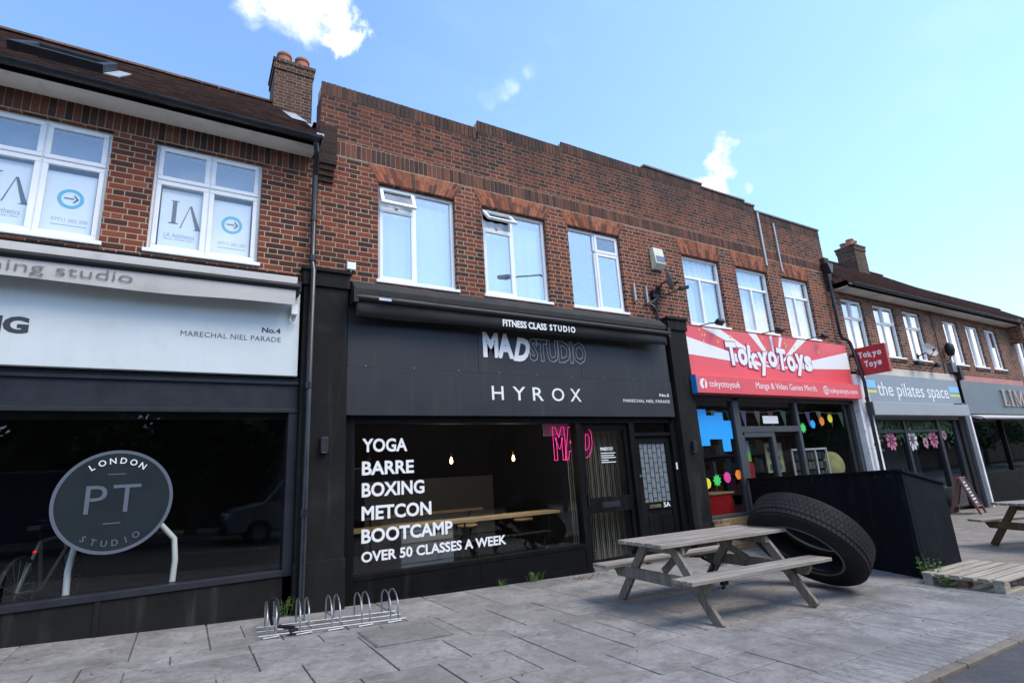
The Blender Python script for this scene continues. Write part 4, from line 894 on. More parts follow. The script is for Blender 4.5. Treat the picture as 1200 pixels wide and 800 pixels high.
va = mb.build('valance', M_BCANVAS, aw, smooth=True); sd = va.modifiers.new('thickness', 'SOLIDIFY'); sd.thickness = .004
lettering('FITNESS CLASS', aw, M_WHITE, 3.96, 4.76, 3.875, 3.985, -.333, bold=.03, th=.002); lettering('STUDIO', aw, M_WHITE, 4.82, 5.33, 3.882, 3.985, -.333, bold=.03, spacing=1.35, th=.002)
MB().box(2.05, 2.22, -.372, -.362, 4.05, 4.085).build('maker_plate', M_STEEL, aw)

# toy shop sign: sunburst panel over a projecting light box
sg = thing('fascia_sign', 'coral and white sunburst fascia lettered TokyoToys over a red light box', 'sign', (11, -.1, 3.0))
X0, X1, Z0, Z1 = 8.18, 13.99, 3.37, 4.36
MB().box(X0, X1, -.085, -.0, Z0, Z1).build('board', M_CORAL, sg, bevel=.003)
def clip(poly, x0, x1, z0, z1):
    def cl(pts, f, g):
        out = []
        for i in range(len(pts)):
            a, c = pts[i], pts[(i+1) % len(pts)]; fa, fc = f(a), f(c)
            if fa >= 0: out.append(a)
            if fa*fc < 0: t = fa/(fa-fc); out.append((a[0]+(c[0]-a[0])*t, a[1]+(c[1]-a[1])*t))
        return out
    for f in (lambda p: p[0]-x0, lambda p: x1-p[0], lambda p: p[1]-z0, lambda p: z1-p[1]):
        poly = cl(poly, f, None)
        if len(poly) < 3: return None
    return poly
mb = MB(); ox, oz = 11.0, 3.62
for (a0, a1) in ((3, 13), (35, 43), (67, 73), (89, 95), (120, 131), (151.5, 158), (167, 176)):
    t0, t1 = R(a0), R(a1); p = clip([(ox, oz), (ox+9*math.cos(t0), oz+9*math.sin(t0)*.8), (ox+9*math.cos(t1), oz+9*math.sin(t1)*.8)], X0, X1, Z0, Z1)
    if p: mb.prism(p, 'y', -.0885, -.080)
mb.build('sunburst_rays', M_WHITE, sg)
mb = MB()
for k in range(16):
    cx, cz, r_ = random.uniform(8.4, 13.7), random.uniform(4.05, 4.33), random.uniform(.02, .045); mb.prism([(cx-r_, cz), (cx, cz-r_*1.2), (cx+r_, cz), (cx, cz+r_*1.2)], 'y', -.0915, -.0890)
mb.build('confetti', mat('gold_print', (.78, .50, .13), .5), sg)
M_PLUM = mat('plum_outline', (.30, .035, .11), .5); M_PINKO = mat('pink_outline', (.62, .32, .45), .5)
def toy_word(s, parent, x0, x1, zb, h, y, ph, mz=M_WHITE, plum=True):
    widths = {'T': .95, 'o': .9, 'k': .95, 'y': .95, 's': .85}; tot = sum(widths.get(c, .9) for c in s); x = x0; k = (x1-x0)/tot
    layers = [(M_PLUM, .11, .0), (mz, .045, -.006)] if plum else [(mz, .035, -.003)]
    mbs = [MB() for _ in layers]
    for i, ch in enumerate(s):
        wd = widths.get(ch, .9)*k; dz = .07*h*math.sin(i*1.9+ph) ; asc = 1.0 if ch in 'Tk' else .74; desc = -.3 if ch == 'y' else 0
        for l, (m_, bo, dy) in enumerate(layers):
            g_ = .02 if l == 0 else .0
            lettering(ch, parent, m_, x+.03*wd-g_, x+.97*wd+g_, zb+dz+desc*h-g_, zb+dz+asc*h+g_, y+dy, bold=bo, th=.004, tilt=.10*math.sin(i*2.3+ph), build=False, mb=mbs[l])
        x += wd
    for l, (m_, bo, dy) in enumerate(layers): mbs[l].build('lettering' if l == len(layers)-1 else 'lettering_outline', m_, parent)
toy_word('TokyoToys', sg, 9.36, 12.36, 3.60, .50, -.0925, .3)
MB().box(X0, 13.95, -.25, -.0, 2.99, 3.335).build('light_box', M_CORAL, sg, bevel=.006)
MB().box(X0-.03, X0, -.252, -.0, 2.985, 3.34).build('end_cap', M_BLUEA, sg, bevel=.004)
mb = MB(); mb.prism(blob(8.345, 3.165, .105, 8, 0, 1), 'y', -.254, -.250); mb.build('icon_tile', M_WHITE, sg)
lettering('f', sg, M_CORAL, 8.325, 8.40, 3.06, 3.24, -.2545, bold=.04, th=.002)
lettering('tokyotoysuk', sg, M_WHITE, 8.51, 9.42, 3.07, 3.24, -.25, th=.003); lettering('Manga & Video Games Merch.', sg, M_WHITE, 9.92, 12.10, 3.08, 3.25, -.25, th=.003)
lettering('tokyotoys.com', sg, M_WHITE, 12.58, 13.77, 3.06, 3.21, -.25, th=.003)
mb = MB(); ring(mb, 12.44, 3.155, .085, .10, -.25); ring(mb, 12.44, 3.155, .085, .10, -.2502, sx=.45); mb.box(12.34, 12.54, -.253, -.25, 3.148, 3.162); mb.box(12.433, 12.447, -.253, -.25, 3.06, 3.25); mb.build('globe_icon', M_WHITE, sg)
ps = thing('projecting_sign', 'square red projecting sign lettered Tokyo Toys, beside the black drainpipe', 'sign', (14.2, -.5, 3.9))
MB().box(14.19, 14.31, -.86, -.16, 3.57, 4.26).build('box', M_BOXR, ps, bevel=.008)
MB().box(14.20, 14.30, -.872, -.861, 3.58, 4.25).build('edge_trim', M_BOXR, ps)
MB().box(14.23, 14.27, -.16, -.0, 4.08, 4.12).box(14.23, 14.27, -.16, 0, 3.68, 3.72).build('bracket', M_BMETAL, ps)
def side_word(s, ya, yb, za, zb, ph):
    mb = MB(); n = len(s); wd = (yb-ya)/n
    for i, ch in enumerate(s):
        vs, fs, (a, b_, c, d) = text_geo(ch, bold=.05, depth=.05); asc = 1.0 if ch in 'Tk' else .74; desc = -.25 if ch == 'y' else 0; h = zb-za; dz = .06*h*math.sin(i*2+ph)
        mb.add([(14.189-(.003 if v.z > 0 else 0), -(ya+wd*i+wd*.05+(v.x-a)/(b_-a)*wd*.9), za+dz+h*desc+(v.y-c)/(d-c)*h*(asc-desc)) for v in vs], fs)
    mb.build('lettering', M_WHITE, ps)
side_word('Tokyo', .24, .78, 3.99, 4.14, .3); side_word('Toys', .34, .74, 3.75, 3.90, 1.3)

sg = thing('fascia_sign', 'grey fascia board lettered the pilates space with blue and lime bars', 'sign', (17.3, -.03, 3))
MB().box(14.54, 19.97, -.04, -.0, 2.96, 3.70).build('board', M_PGREY, sg, bevel=.003)
lettering('the pilates space', sg, M_WHITE, 15.2, 19.2, 3.02, 3.50, -.04, bold=.0, th=.003)
MB().box(14.56, 15.13, -.043, -.04, 3.33, 3.53).box(19.3, 19.95, -.043, -.04, 3.33, 3.50).build('blue_bars', M_SKYB, sg); MB().box(14.56, 15.13, -.043, -.04, 3.20, 3.27).box(19.3, 19.95, -.043, -.04, 3.20, 3.26).build('lime_bars', M_LIME, sg)
sh = thing('shutter_box', 'pale grey roller shutter box with dark end cap above the flower printed window', 'shutter box', (17, -.15, 2.6))
MB().box(14.27, 19.6, -.30, -.0, 2.60, 2.92).build('housing', mat('grey_shutter', (.30, .325, .345), .45, nscale=2, namt=.08), sh, bevel=.01); MB().box(14.235, 14.268, -.305, -.0, 2.595, 2.925).build('end_cap', mat('dark_end_cap', (.09, .10, .115), .5), sh)
MB().box(14.5, 19.4, -.06, -.03, 2.52, 2.60).build('shutter_slat', M_FRAMEG, sh)
sg = thing('fascia_sign', 'slate fascia board with raised bronze serif capitals reading LIMO at the right edge', 'sign', (23, -.05, 2.7))
MB().box(20.12, 25.4, -.06, -.0, 2.70, 3.715).build('board', M_PGREY2, sg, bevel=.003); MB().box(20.06, 20.12, -.07, 0, 2.6, 3.73).build('end_trim', M_BLACK, sg)
M_BRZ = mat('bronze_letters', (.42, .33, .29), .45, nscale=5, namt=.15)
def serif(parent, y):
    z0, z1 = 2.97, 3.50
    def st(mb, x, wd, za=z0, zb=z1): mb.box(x, x+wd, y-.05, y, za, zb)
    def sf(mb, x, wd, z): mb.box(x, x+wd, y-.052, y+.0, z, z+.03)
    mb = MB(); st(mb, 23.05, .11); sf(mb, 22.97, .27, z1-.03); mb.box(22.97, 23.42, y-.052, y, z0, z0+.035); mb.box(23.38, 23.42, y-.05, y, z0+.035, z0+.15); mb.build('raised_letter', M_BRZ, parent)
    mb = MB(); st(mb, 23.62, .11); sf(mb, 23.54, .27, z1-.03); sf(mb, 23.54, .27, z0); mb.build('raised_letter', M_BRZ, parent)
    mb = MB(); st(mb, 24.02, .05); st(mb, 24.58, .11); sf(mb, 23.94, .2, z0); sf(mb, 24.5, .27, z0)
    mb.prism([(24.02, z1), (24.14, z1), (24.36, z0), (24.30, z0)], 'y', y-.048, y); mb.prism([(24.58, z1), (24.69, z1), (24.36, z0), (24.30, z0)], 'y', y-.046, y); mb.build('raised_letter', M_BRZ, parent)
    mb = MB(); ring(mb, 25.13, 3.235, .18, .27, y, .05, 40, .85); mb.build('raised_letter', M_BRZ, parent)
serif(sg, -.061)
aw = thing('awning', 'cream awning partly rolled under the slate fascia at the right edge', 'awning', (23, -.3, 2.5))
MB().prism([(-.0, 2.68), (-.33, 2.58), (-.35, 2.50), (-.31, 2.50), (-.0, 2.62)], 'x', 20.3, 25.2).build('canvas', M_CANVAS, aw); MB().tube([(20.3, -.34, 2.51), (25.2, -.34, 2.51)], .035, 10).build('front_bar', M_BMETAL, aw)

# ------------------------------------------------------------------ fixtures on the walls
al = thing('alarm_box', 'aged cream alarm box high on the brick wall between the two sets of windows', 'alarm box', (7.8, -.08, 5.5))
MB().prism([(-.0, 5.93), (-.10, 5.90), (-.15, 5.56), (-.05, 5.46), (0, 5.46)], 'x', 7.63, 7.90).build('case', M_BEIGEP, al, bevel=.012); MB().prism([(-.128, 5.72), (-.148, 5.59), (-.152, 5.59), (-.132, 5.72)], 'x', 7.66, 7.885).build('blue_band', mat('slate_blue_plastic', (.10, .13, .22), .5), al)
def dish(loc, rad, az, el, label, tilt_group=None):
    t = thing('satellite_dish', label, 'satellite dish', loc)
    ax = Vector((math.sin(R(az))*math.cos(R(el)), -math.cos(R(az))*math.cos(R(el)), math.sin(R(el))))
    prof = [(rad*q, .22*rad*q*q) for q in (0, .2, .4, .6, .8, 1.0)]+[(rad, .22*rad+.008), (rad*.5, .06*rad), (0, -.008)]
    c = Vector(loc)
    MB().lathe(prof, c, ax, 28).build('reflector', M_DISH, t, smooth=True)
    tip = c+ax*rad*1.0+Vector((0, 0, -rad*.35)); low = c-Vector((0, 0, rad*.9))
    MB().tube([low, tip], .010, 6).tube([tip-ax*.0, tip-ax*.08], .026, 10).build('arm', M_BMETAL, t); MB().tube([c-ax*.01, c-ax*.10, Vector((c.x-.05, .0, c.z-.12))], .018, 8).box(c.x-.10, c.x, -.02, 0, c.z-.2, c.z-.04).build('mount', M_BMETAL, t)
    return t
dish((7.78, -.22, 5.16), .20, 52, 12, 'dark satellite dish seen edge on below the cream alarm box')
dish((18.0, -.28, 4.45), .22, -20, 22, 'grey satellite dish between the white windows above the pilates fascia')
for i, (x, lab) in enumerate(((7.06, 'thin metal wall bracket beside the window with the blind'), (7.37, 'thin metal wall bracket nearest the edge on satellite dish'))):
    b_ = thing('wall_bracket', lab, 'bracket', (x, 0, 4.8)); MB().box(x-.02, x+.02, -.05, 0, 4.72, 5.08).build('upright', M_ALU, b_); MB().tube([(x, -.03, 4.78), (x+.06, -.14, 4.62), (x+.1, -.14, 4.55)], .012, 6).build('cable_end', M_PIPE, b_)
cm = thing('security_camera', 'small dark security camera on an arm right of the edge on dish', 'camera', (8.0, -.1, 5.05))
MB().tube([(7.92, -.0, 4.98), (8.0, -.12, 5.0), (8.12, -.2, 5.06)], .014, 8).build('arm', M_BMETAL, cm); MB().obox((8.2, -.24, 5.08), (.09, -.03, .01), (.01, .035, 0), (0, 0, .032)).build('camera_body', M_BMETAL, cm, bevel=.006)
cb = thing('cable_bundle', 'tangle of black cables on the brick wall under the edge on dish', 'cables', (7.6, -.02, 4.9))
mb = MB()
for k in range(5): mb.tube([(7.42+.05*k, -.03, 5.0-.03*k), (7.55+.03*k, -.07, 4.9+.05*math.sin(k)), (7.6-.04*k, -.05, 4.75), (7.58+.02*k, -.02, 4.42)], .012, 6)
mb.box(7.5, 7.62, -.08, 0, 4.86, 5.0); mb.build('cables', M_PIPE, cb)
jb = thing('junction_box', 'small white junction box on the brick wall left of the black awning', 'box', (1.75, -.04, 4.6)); MB().box(1.70, 1.82, -.06, 0, 4.56, 4.67).build('case', M_UPVC, jb, bevel=.008); MB().tube([(1.76, -.03, 4.56), (1.76, -.03, 4.48)], .01, 6).build('conduit', M_UPVC, jb)
for (x, z, lab) in ((1.43, 2.14, 'small dark wall light on the charcoal pilaster by the white drawn gym window'), (7.95, 1.97, 'small dark wall light on the charcoal pilaster between gym door and toy shop')):
    wl = thing('wall_light', lab, 'wall light', (x, -.15, z)); MB().box(x-.045, x+.045, -.20, -.13, z-.05, z+.13).build('case', M_FRAME, wl, bevel=.008); MB().box(x-.03, x+.03, -.19, -.14, z-.056, z-.05).build('lens', M_WALLI, wl)
for (x, lab) in ((9.02, 'black floodlight above the left end of the coral toy shop sign'), (11.02, 'black floodlight above the middle of the coral toy shop sign'), (12.72, 'black floodlight above the right end of the coral toy shop sign')):
    fl = thing('floodlight', lab, 'floodlight', (x, -.1, 4.4), group='floodlights over the toy shop sign')
    MB().tube([(x-.28, -.0, 4.40), (x-.1, -.15, 4.44), (x, -.24, 4.44)], .012, 6).build('arm', M_BMETAL, fl); MB().obox((x+.06, -.27, 4.45), (.09, 0, 0), (0, .05, -.03), (0, .022, .035)).build('lamp_head', M_BMETAL, fl, bevel=.006)
# things above the pilates sign corner
mt = thing('meter_box', 'grey cable box with black cover above the gap between the two right fascias', 'box', (20.1, -.1, 4.0)); MB().box(19.75, 20.05, -.12, 0, 3.95, 4.25).build('case', M_FRAMEG, mt, bevel=.006); MB().box(20.07, 20.25, -.16, 0, 3.72, 4.12).build('black_cover', M_BMETAL, mt, bevel=.006)
bl = thing('wall_lantern', 'black round lantern between the white windows above the right fascias', 'lantern', (19.75, -.1, 4.6)); MB().lathe([(0, 4.42), (.08, 4.45), (.13, 4.6), (.12, 4.75), (.05, 4.84), (0, 4.85)], (19.75, -.16, 0), seg=14).build('body', M_BMETAL, bl, smooth=True); MB().tube([(19.75, -.16, 4.42), (19.75, -.05, 4.3), (19.75, 0, 4.3)], .014, 6).build('bracket', M_BMETAL, bl)
for x, lab in ((17.45, 'small black floodlight left of the grey satellite dish'), (18.6, 'small black floodlight right of the grey satellite dish')):
    fl = thing('floodlight', lab, 'floodlight', (x, -.1, 4.0), group='small floodlights over the pilates fascia'); MB().tube([(x, 0, 4.02), (x, -.12, 4.06)], .014, 6).build('arm', M_BMETAL, fl); MB().obox((x, -.18, 4.08), (.10, 0, 0), (0, .05, -.03), (0, .025, .04)).build('lamp_head', M_BMETAL, fl, bevel=.006)
ae = thing('roof_aerial', 'thin television aerial just showing above the stone coped parapet', 'aerial', (8.95, .9, 7.0))
mb = MB().tube([(9.1, .9, 7.0), (9.1, .9, 8.28)], .012, 6); mb.build('mast', M_ALU, ae)
mb = MB().tube([(8.55, .75, 8.42), (9.65, 1.05, 8.12)], .008, 6)
for k in range(12):
    t = k/11; c = Vector((8.55+1.1*t, .75+.3*t, 8.42-.3*t)); hh = .09+.05*t; mb.tube([c+Vector((.02, -.02, -hh)), c+Vector((-.02, .02, hh))], .004, 4)
mb.build('elements', M_ALU, ae)

# ------------------------------------------------------------------ things on the pavement
def picnic_table(name, label, loc, rz, m_top, m_leg, L=1.98):
    t = thing(name, label, 'picnic table', loc, rz); h = L/2
    for k in range(5):
        yy = -.30+.15*k; MB().box(-.92+.004*(k % 2), .92-.006*(k % 3), yy-.066, yy+.066, .683, .721+.002*((k*2) % 3)).build('top_board', m_top, t, world=False, bevel=.006)
    for sgn in (-1, 1):
        for k in range(2):
            yy = sgn*(.60+.145*k); MB().box(-h+.006*k, h-.004*k, yy-.067, yy+.067, .405, .442).build('seat_board', m_top, t, world=False, bevel=.006)
    for xs_ in (-.66, .66):
        s_ = 1 if xs_ > 0 else -1
        for sgn in (-1, 1):
            MB().bar((xs_, sgn*.20, .68), (xs_, sgn*.77, .0), .10, .045, (1, 0, 0)).build('leg', m_leg, t, world=False, bevel=.004)
        MB().bar((xs_-s_*.048, -.33, .635), (xs_-s_*.048, .33, .635), .045, .09, (0, 0, 1)).build('top_bearer', m_leg, t, world=False, bevel=.004)
        MB().prism([(-.76, .405), (.76, .405), (.76, .36), (.70, .29), (-.70, .29), (-.76, .36)], 'x', xs_+s_*.024, xs_+s_*.066).build('seat_bearer', m_leg, t, world=False, bevel=.004)
        MB().bar((xs_-s_*.04, 0, .40), (s_*.16, 0, .68), .07, .04, (0, 1, 0)).build('brace', m_leg, t, world=False, bevel=.004)
        mb = MB()
        for sgn in (-1, 1):
            for q in (.50, .46): mb.tube([(xs_+s_*.064, sgn*q, .35), (xs_+s_*.072, sgn*q, .35)], .012, 8)
        mb.build('bolt', M_STEEL, t, world=False)
    mb = MB()
    for k in range(5):
        for xs_ in (-.70, .70):
            for d in (-.035, .035): mb.tube([(xs_, -.30+.15*k+d, .7205), (xs_, -.30+.15*k+d, .7225)], .006, 6)
    mb.build('screw_head', mat('rusty_screw', (.10, .07, .055), .7), t, world=False)
    return t
picnic_table('picnic_table', 'weathered silver grey picnic table with a huge tyre leaning on its end', (5.10, -2.60, gz(5.1)), R(-5), M_WOODX, M_WOODY)
picnic_table('picnic_table', 'brown picnic table cut by the right edge of the photo beyond the pallet', (12.0, -3.85, gz(12.0)), R(-27), M_WOODX, M_WOODB)
bk = thing('cable_lock', 'black cable lock wound round the far legs of the silver picnic table', 'lock', (5.70, -2.15, .18))
pts = [(5.62+.06*math.sin(k*.9)+.02*k, -2.12+.05*math.cos(k*.9), .55-.035*k) for k in range(14)]
MB().tube(pts, .018, 8).build('cable', M_BMETAL, bk, smooth=True); MB().obox((5.93, -2.1, .22), (.05, 0, 0), (0, .03, 0), (0, 0, .03)).build('lock_body', M_BMETAL, bk, bevel=.006)
# big tyre leaning on the table end
ty = thing('tyre', 'huge worn truck tyre leaning on the end of the silver picnic table', 'tyre', (6.34, -2.953, gz(6.34)))
az_, el_ = 3.075, -.793; nrm = Vector((math.cos(az_)*math.cos(el_), math.sin(az_)*math.cos(el_), math.sin(el_)))
TC = Vector((6.36, -2.953, .606)); TR, TW = .668, .345; mid = TC - nrm*TW/2
q = TW/2; prof = [(.40, -q*.80), (.42, -q*.97), (.50, -q*1.04), (.58, -q*1.0), (.635, -q*.95), (TR-.022, -q*.86), (TR-.014, -q*.5), (TR-.012, 0), (TR-.014, q*.5), (TR-.022, q*.86), (.635, q*.95), (.58, q*1.0), (.50, q*1.04), (.42, q*.97), (.40, q*.80), (.43, q*.66), (.56, q*.7), (.60, 0), (.56, -q*.7), (.43, -q*.66)]
MB().lathe(prof, mid, nrm, 96, closed=True).build('carcass', M_RUB, ty, smooth=True)
a_ = nrm.orthogonal().normalized(); b_ = nrm.cross(a_); mb = MB(); nb = 78; rows = [(-.80, -.50, 0.0), (-.46, -.17, .5), (-.13, .13, .0), (.17, .46, .5), (.50, .80, .0)]
def tp(t, h, rr): return mid + nrm*h + (a_*math.cos(t)+b_*math.sin(t))*rr
for (h0, h1, off) in rows:
    for k in range(nb):
        t0 = 2*math.pi*(k+off)/nb; dt = 2*math.pi/nb; sk_ = .22*dt
        tv = [(0.05, h0), (.50, h0-.02), (.93, h0), (.93+.12, (h0+h1)/2), (.93, h1), (.5, h1+.02), (.05, h1), (.05+.12, (h0+h1)/2)]
        ro, ri = TR + (.002 if abs(h0+h1) < 1 else -.006), TR-.03; top = [tp(t0+f*dt, hh*q, ro) for f, hh in tv]; bot = [tp(t0+f*dt, hh*q, ri) for f, hh in tv]; n8 = len(tv)
        mb.add(top+bot, [tuple(range(n8))]+[(i, i+n8, (i+1) % n8+n8, (i+1) % n8) for i in range(n8)])
mb.build('tread_blocks', M_RUB, ty)
mb = MB()
for s_ in (-1, 1): mb.lathe([(.415, s_*q*.99), (.425, s_*q*1.03), (.435, s_*q*1.03), (.44, s_*q*1.0)], mid, nrm, 64)
mb.build('bead', mat('grey_bead', (.10, .10, .10), .45, nscale=9, namt=.3), ty, smooth=True)  # bead rings in a paler grey than the tyre rubber
# dark enclosure
ba = thing('barrier', 'dark navy panelled enclosure with sloping end panel behind the big tyre', 'barrier', (8.0, -3.42, gz(8)))
def wallpanel(p, q_, zb0, zb1, zt0, zt1, th, name, m, cop=True):
    p, q_ = Vector((*p, 0)), Vector((*q_, 0)); d = (q_-p).normalized(); n = Vector((-d.y, d.x, 0))*th
    def V(v, z, s_): return (v.x+n.x*s_, v.y+n.y*s_, z)
    mb = MB(); mb.add([V(p,zb0,0), V(q_,zb1,0), V(q_,zt1,0), V(p,zt0,0), V(p,zb0,1), V(q_,zb1,1), V(q_,zt1,1), V(p,zt0,1)], [(0,1,2,3),(5,4,7,6),(4,0,3,7),(1,5,6,2),(3,2,6,7),(4,5,1,0)])
    o = mb.build(name, m, ba, bevel=.004)
    if cop:
        mb = MB(); e = d*.02; p2, q2 = p-e, q_+e
        def V2(v, z, s_): return (v.x+n.x*s_, v.y+n.y*s_, z)
        mb.add([V2(p2,zt0,-.4), V2(q2,zt1,-.4), V2(q2,zt1+.035,-.4), V2(p2,zt0+.035,-.4), V2(p2,zt0,1.3), V2(q2,zt1,1.3), V2(q2,zt1+.035,1.3), V2(p2,zt0+.035,1.3)], [(0,1,2,3),(5,4,7,6),(4,0,3,7),(1,5,6,2),(3,2,6,7),(4,5,1,0)])
        mb.build('coping', M_NAVY, o, bevel=.004)
    return o
wallpanel((9.50, -.03), (8.02, -3.42), .05, .12, 1.33, 1.425, .06, 'side_panel', M_NAVY); wallpanel((8.0, -3.44), (9.16, -3.40), .11, .09, 1.425, 1.20, .06, 'front_panel', M_NAVY); wallpanel((9.16, -3.40), (10.5, -.05), .08, .07, 1.20, 1.20, .06, 'return_panel', M_NAVY)
mb = MB()
for f in (.06, .12, .52, .58, .88, .94, .985):
    p = Vector((9.5, -.03, 0)).lerp(Vector((8.02, -3.42, 0)), f); z = 1.33+.095*f-.05; d = Vector((-.92, .39, 0)).normalized(); mb.tube([p-Vector((.916*.0, 0, 0))+Vector((-.0, 0, z)) + Vector((-.916, .4, 0))*.0, p+Vector((-.916, .4, 0))*.004+Vector((0, 0, z))], .008, 8)
mb.build('rivet', M_STEEL, ba)
mb = MB()
for f in (.36, .70):
    p = Vector((9.5, -.03, 0)).lerp(Vector((8.02, -3.42, 0)), f); d = Vector((-1.48, -3.39, 0)).normalized(); nn_ = Vector((d.y, -d.x, 0)); mb.obox(p+nn_*.001*(1)+Vector((0, 0, .72)), d*.02, nn_*.004, (0, 0, .62))
mb.build('panel_joint', M_NAVY, ba)
# pallet
pl = thing('pallet', 'pale wooden pallet lying on the pavement by the navy enclosure', 'pallet', (8.27, -3.98, gz(8.3)), R(-3))
rnd = random.Random(9)
for k in range(6):
    yy = -.35+.14*k; MB().box(-.60+rnd.uniform(-.012, .012), .60, yy-.053, yy+.053, .122, .144).build('deck_board', M_PALW, pl, world=False, bevel=.003)
for xx in (-.545, 0, .545): MB().box(xx-.05, xx+.05, -.40, .40, .100, .120).build('cross_board', M_PALW, pl, world=False, bevel=.003)
for xx in (-.535, 0, .535):
    for yy in (-.345, 0, .345): MB().box(xx-.065, xx+.065, yy-.05, yy+.05, .022, .099).build('block', M_WOODB if yy == 0 else M_PALW, pl, world=False, bevel=.004)
for yy in (-.345, 0, .345): MB().box(-.6, .6, yy-.05, yy+.05, .002, .021).build('base_board', M_PALW, pl, world=False, bevel=.003)
# bike rack
br = thing('bike_rack', 'galvanised bike rack of five double hoops on the pavement below the charcoal pilaster', 'bike rack', (1.40, -.93, gz(1.4)), math.atan((gz(2.1)-gz(.75))/1.35)*0 + R(-4))
def rz_(x): return gz(1.40+x)-gz(1.4)
mb = MB()
for yy in (-.20, .0, .20): mb.tube([(-.70, yy, rz_(-.7)+.03), (.70, yy, rz_(.7)+.03)], .009, 8)
mb.build('rail', M_STEEL, br, world=False, smooth=True)
for k in range(5):
    x = -.585+.2925*k; 
    for d in (-.04, .04):
        pts = [(x+d, -.20, rz_(x)+.02)] + [(x+d, -.20*math.cos(t)+.03*math.sin(t), rz_(x)+.16+.125*math.sin(t)) for t in [math.pi*i/10 for i in range(11)]] + [(x+d, .20, rz_(x)+.02)]
        MB().tube(pts, .0085, 8).build('hoop', M_STEEL, br, world=False, smooth=True)
    MB().tube([(x-.07, -.20, rz_(x)+.012), (x+.07, -.20, rz_(x)+.012)], .012, 8).build('foot', M_STEEL, br, world=False)
lk = thing('bike_lock', 'black chain lock left hanging on the leftmost hoop of the bike rack', 'lock', (.80, -.93, gz(.8)))
mb = MB().tube([(.84+.03*math.sin(k*.8), -1.08+.035*k, gz(.8)+.06+.26*math.sin(k*math.pi/8)) for k in range(9)], .014, 8); mb.tube([(.90, -.86, gz(.8)+.05), (1.02, -.98, gz(.8)+.04), (1.0, -1.06, gz(.8)+.03)], .016, 8); mb.build('chain', M_BMETAL, lk, smooth=True); MB().obox((1.0, -1.08, gz(.8)+.03), (.04, 0, 0), (0, .03, 0), (0, 0, .022)).build('lock_body', M_BMETAL, lk, bevel=.006)
# inspection cover, set in the slabs
ic = thing('inspection_cover', 'square concrete inspection cover with dark gap in the pavement right of the bike rack', 'cover', (1.9, -1.68, gz(1.9)))
def slope_box(x0, x1, y0, y1, za, zb):
    return MB().add([(x0,y0,gz(x0)+za),(x1,y0,gz(x1)+za),(x1,y1,gz(x1)+za),(x0,y1,gz(x0)+za),(x0,y0,gz(x0)+zb),(x1,y0,gz(x1)+zb),(x1,y1,gz(x1)+zb),(x0,y1,gz(x0)+zb)], [(0,3,2,1),(4,5,6,7),(0,1,5,4),(1,2,6,5),(2,3,7,6),(3,0,4,7)])
slope_box(1.53, 2.27, -2.0, -1.36, -.02, .0042).build('frame_gap', M_JOINT, ic); slope_box(1.55, 2.25, -1.98, -1.38, -.01, .0075).build('lid', M_COVER, ic, bevel=.003)
for i, (xa, xb, lab) in enumerate(((4.05, 4.62, 'pale concrete patch beside the grass tuft below the gym window'), (4.66, 5.05, 'small pale concrete patch by the dead leaves below the gym window'))):
    cp = thing('concrete_patch', lab, 'patch', (xa, -.3, gz(xa))); slope_box(xa, xb, -.52, -.08, -.01, .006).build('screed', M_COVER, cp, bevel=.003)
def weed(name, label, loc, h, n, spread, broad=False, seed=1, cat='plant'):
    t = thing(name, label, cat, loc); rnd = random.Random(seed); mb = MB(); st = MB()
    for k in range(n):
        a = rnd.uniform(0, 6.28); r_ = rnd.uniform(0, spread); bx_, by_ = r_*math.cos(a), r_*math.sin(a)*.6; hh = h*rnd.uniform(.45, 1.0); lean = rnd.uniform(.1, .55)*hh; dx, dy = lean*math.cos(a), lean*math.sin(a)
        if broad:
            st.tube([(bx_, by_, 0), (bx_+dx*.5, by_+dy*.5, hh)], .003, 4)
            for j in range(4):
                f = .35+.2*j; c = Vector((bx_+dx*.5*f, by_+dy*.5*f, hh*f)); b2 = rnd.uniform(0, 6.28); l = rnd.uniform(.03, .055)*(1.2-f*.4); d = Vector((math.cos(b2), math.sin(b2), .35))*l; s_ = Vector((-math.sin(b2), math.cos(b2), 0))*l*.42
                mb.add([c, c+d*.5+s_, c+d, c+d*.5-s_], [(0, 1, 2, 3)])
        else:
            wd = .005; p = Vector((-math.sin(a), math.cos(a), 0))*wd
            b0 = Vector((bx_, by_, 0)); b1 = Vector((bx_+dx*.4, by_+dy*.4, hh*.6)); b2 = Vector((bx_+dx*1.2, by_+dy*1.2, hh))
            mb.add([b0-p, b0+p, b1+p*.8, b1-p*.8, b2], [(0, 1, 2, 3), (3, 2, 4)])
    if broad: st.build('stem', M_LEAF, t, world=False)
    mb.build('leaves' if broad else 'blades', M_LEAF, t, world=False); return t
weed('weed', 'leafy green weed growing at the foot of the drainpipe behind the bike rack', (1.06, -.13, gz(1.06)), .22, 16, .08, True, 2)
weed('grass_tuft', 'larger grass tuft in the paving joint below the gym window', (4.38, -.07, gz(4.4)), .17, 60, .16, False, 3); weed('grass_tuft', 'smaller grass tuft in the paving joint below the gym window', (3.85, -.05, gz(3.9)), .10, 36, .12, False, 4)
weed('weed', 'tall thin weed at the corner of the pallet and the navy enclosure', (7.93, -3.56, gz(7.9)), .32, 22, .14, True, 5); weed('grass_tuft', 'grass tuft under the rear bench of the silver picnic table', (7.3, -.9, gz(7.3)), .14, 46, .22, False, 6)
weed('weed', 'low green weed growing out under the left edge of the pallet', (7.72, -3.8, gz(7.7)), .14, 20, .12, True, 8)
dl = thing('leaf_litter', 'small heap of dry brown leaves on the pavement near the gym door', 'leaves', (5.15, -.35, gz(5.15))); mb = MB(); rnd = random.Random(8)
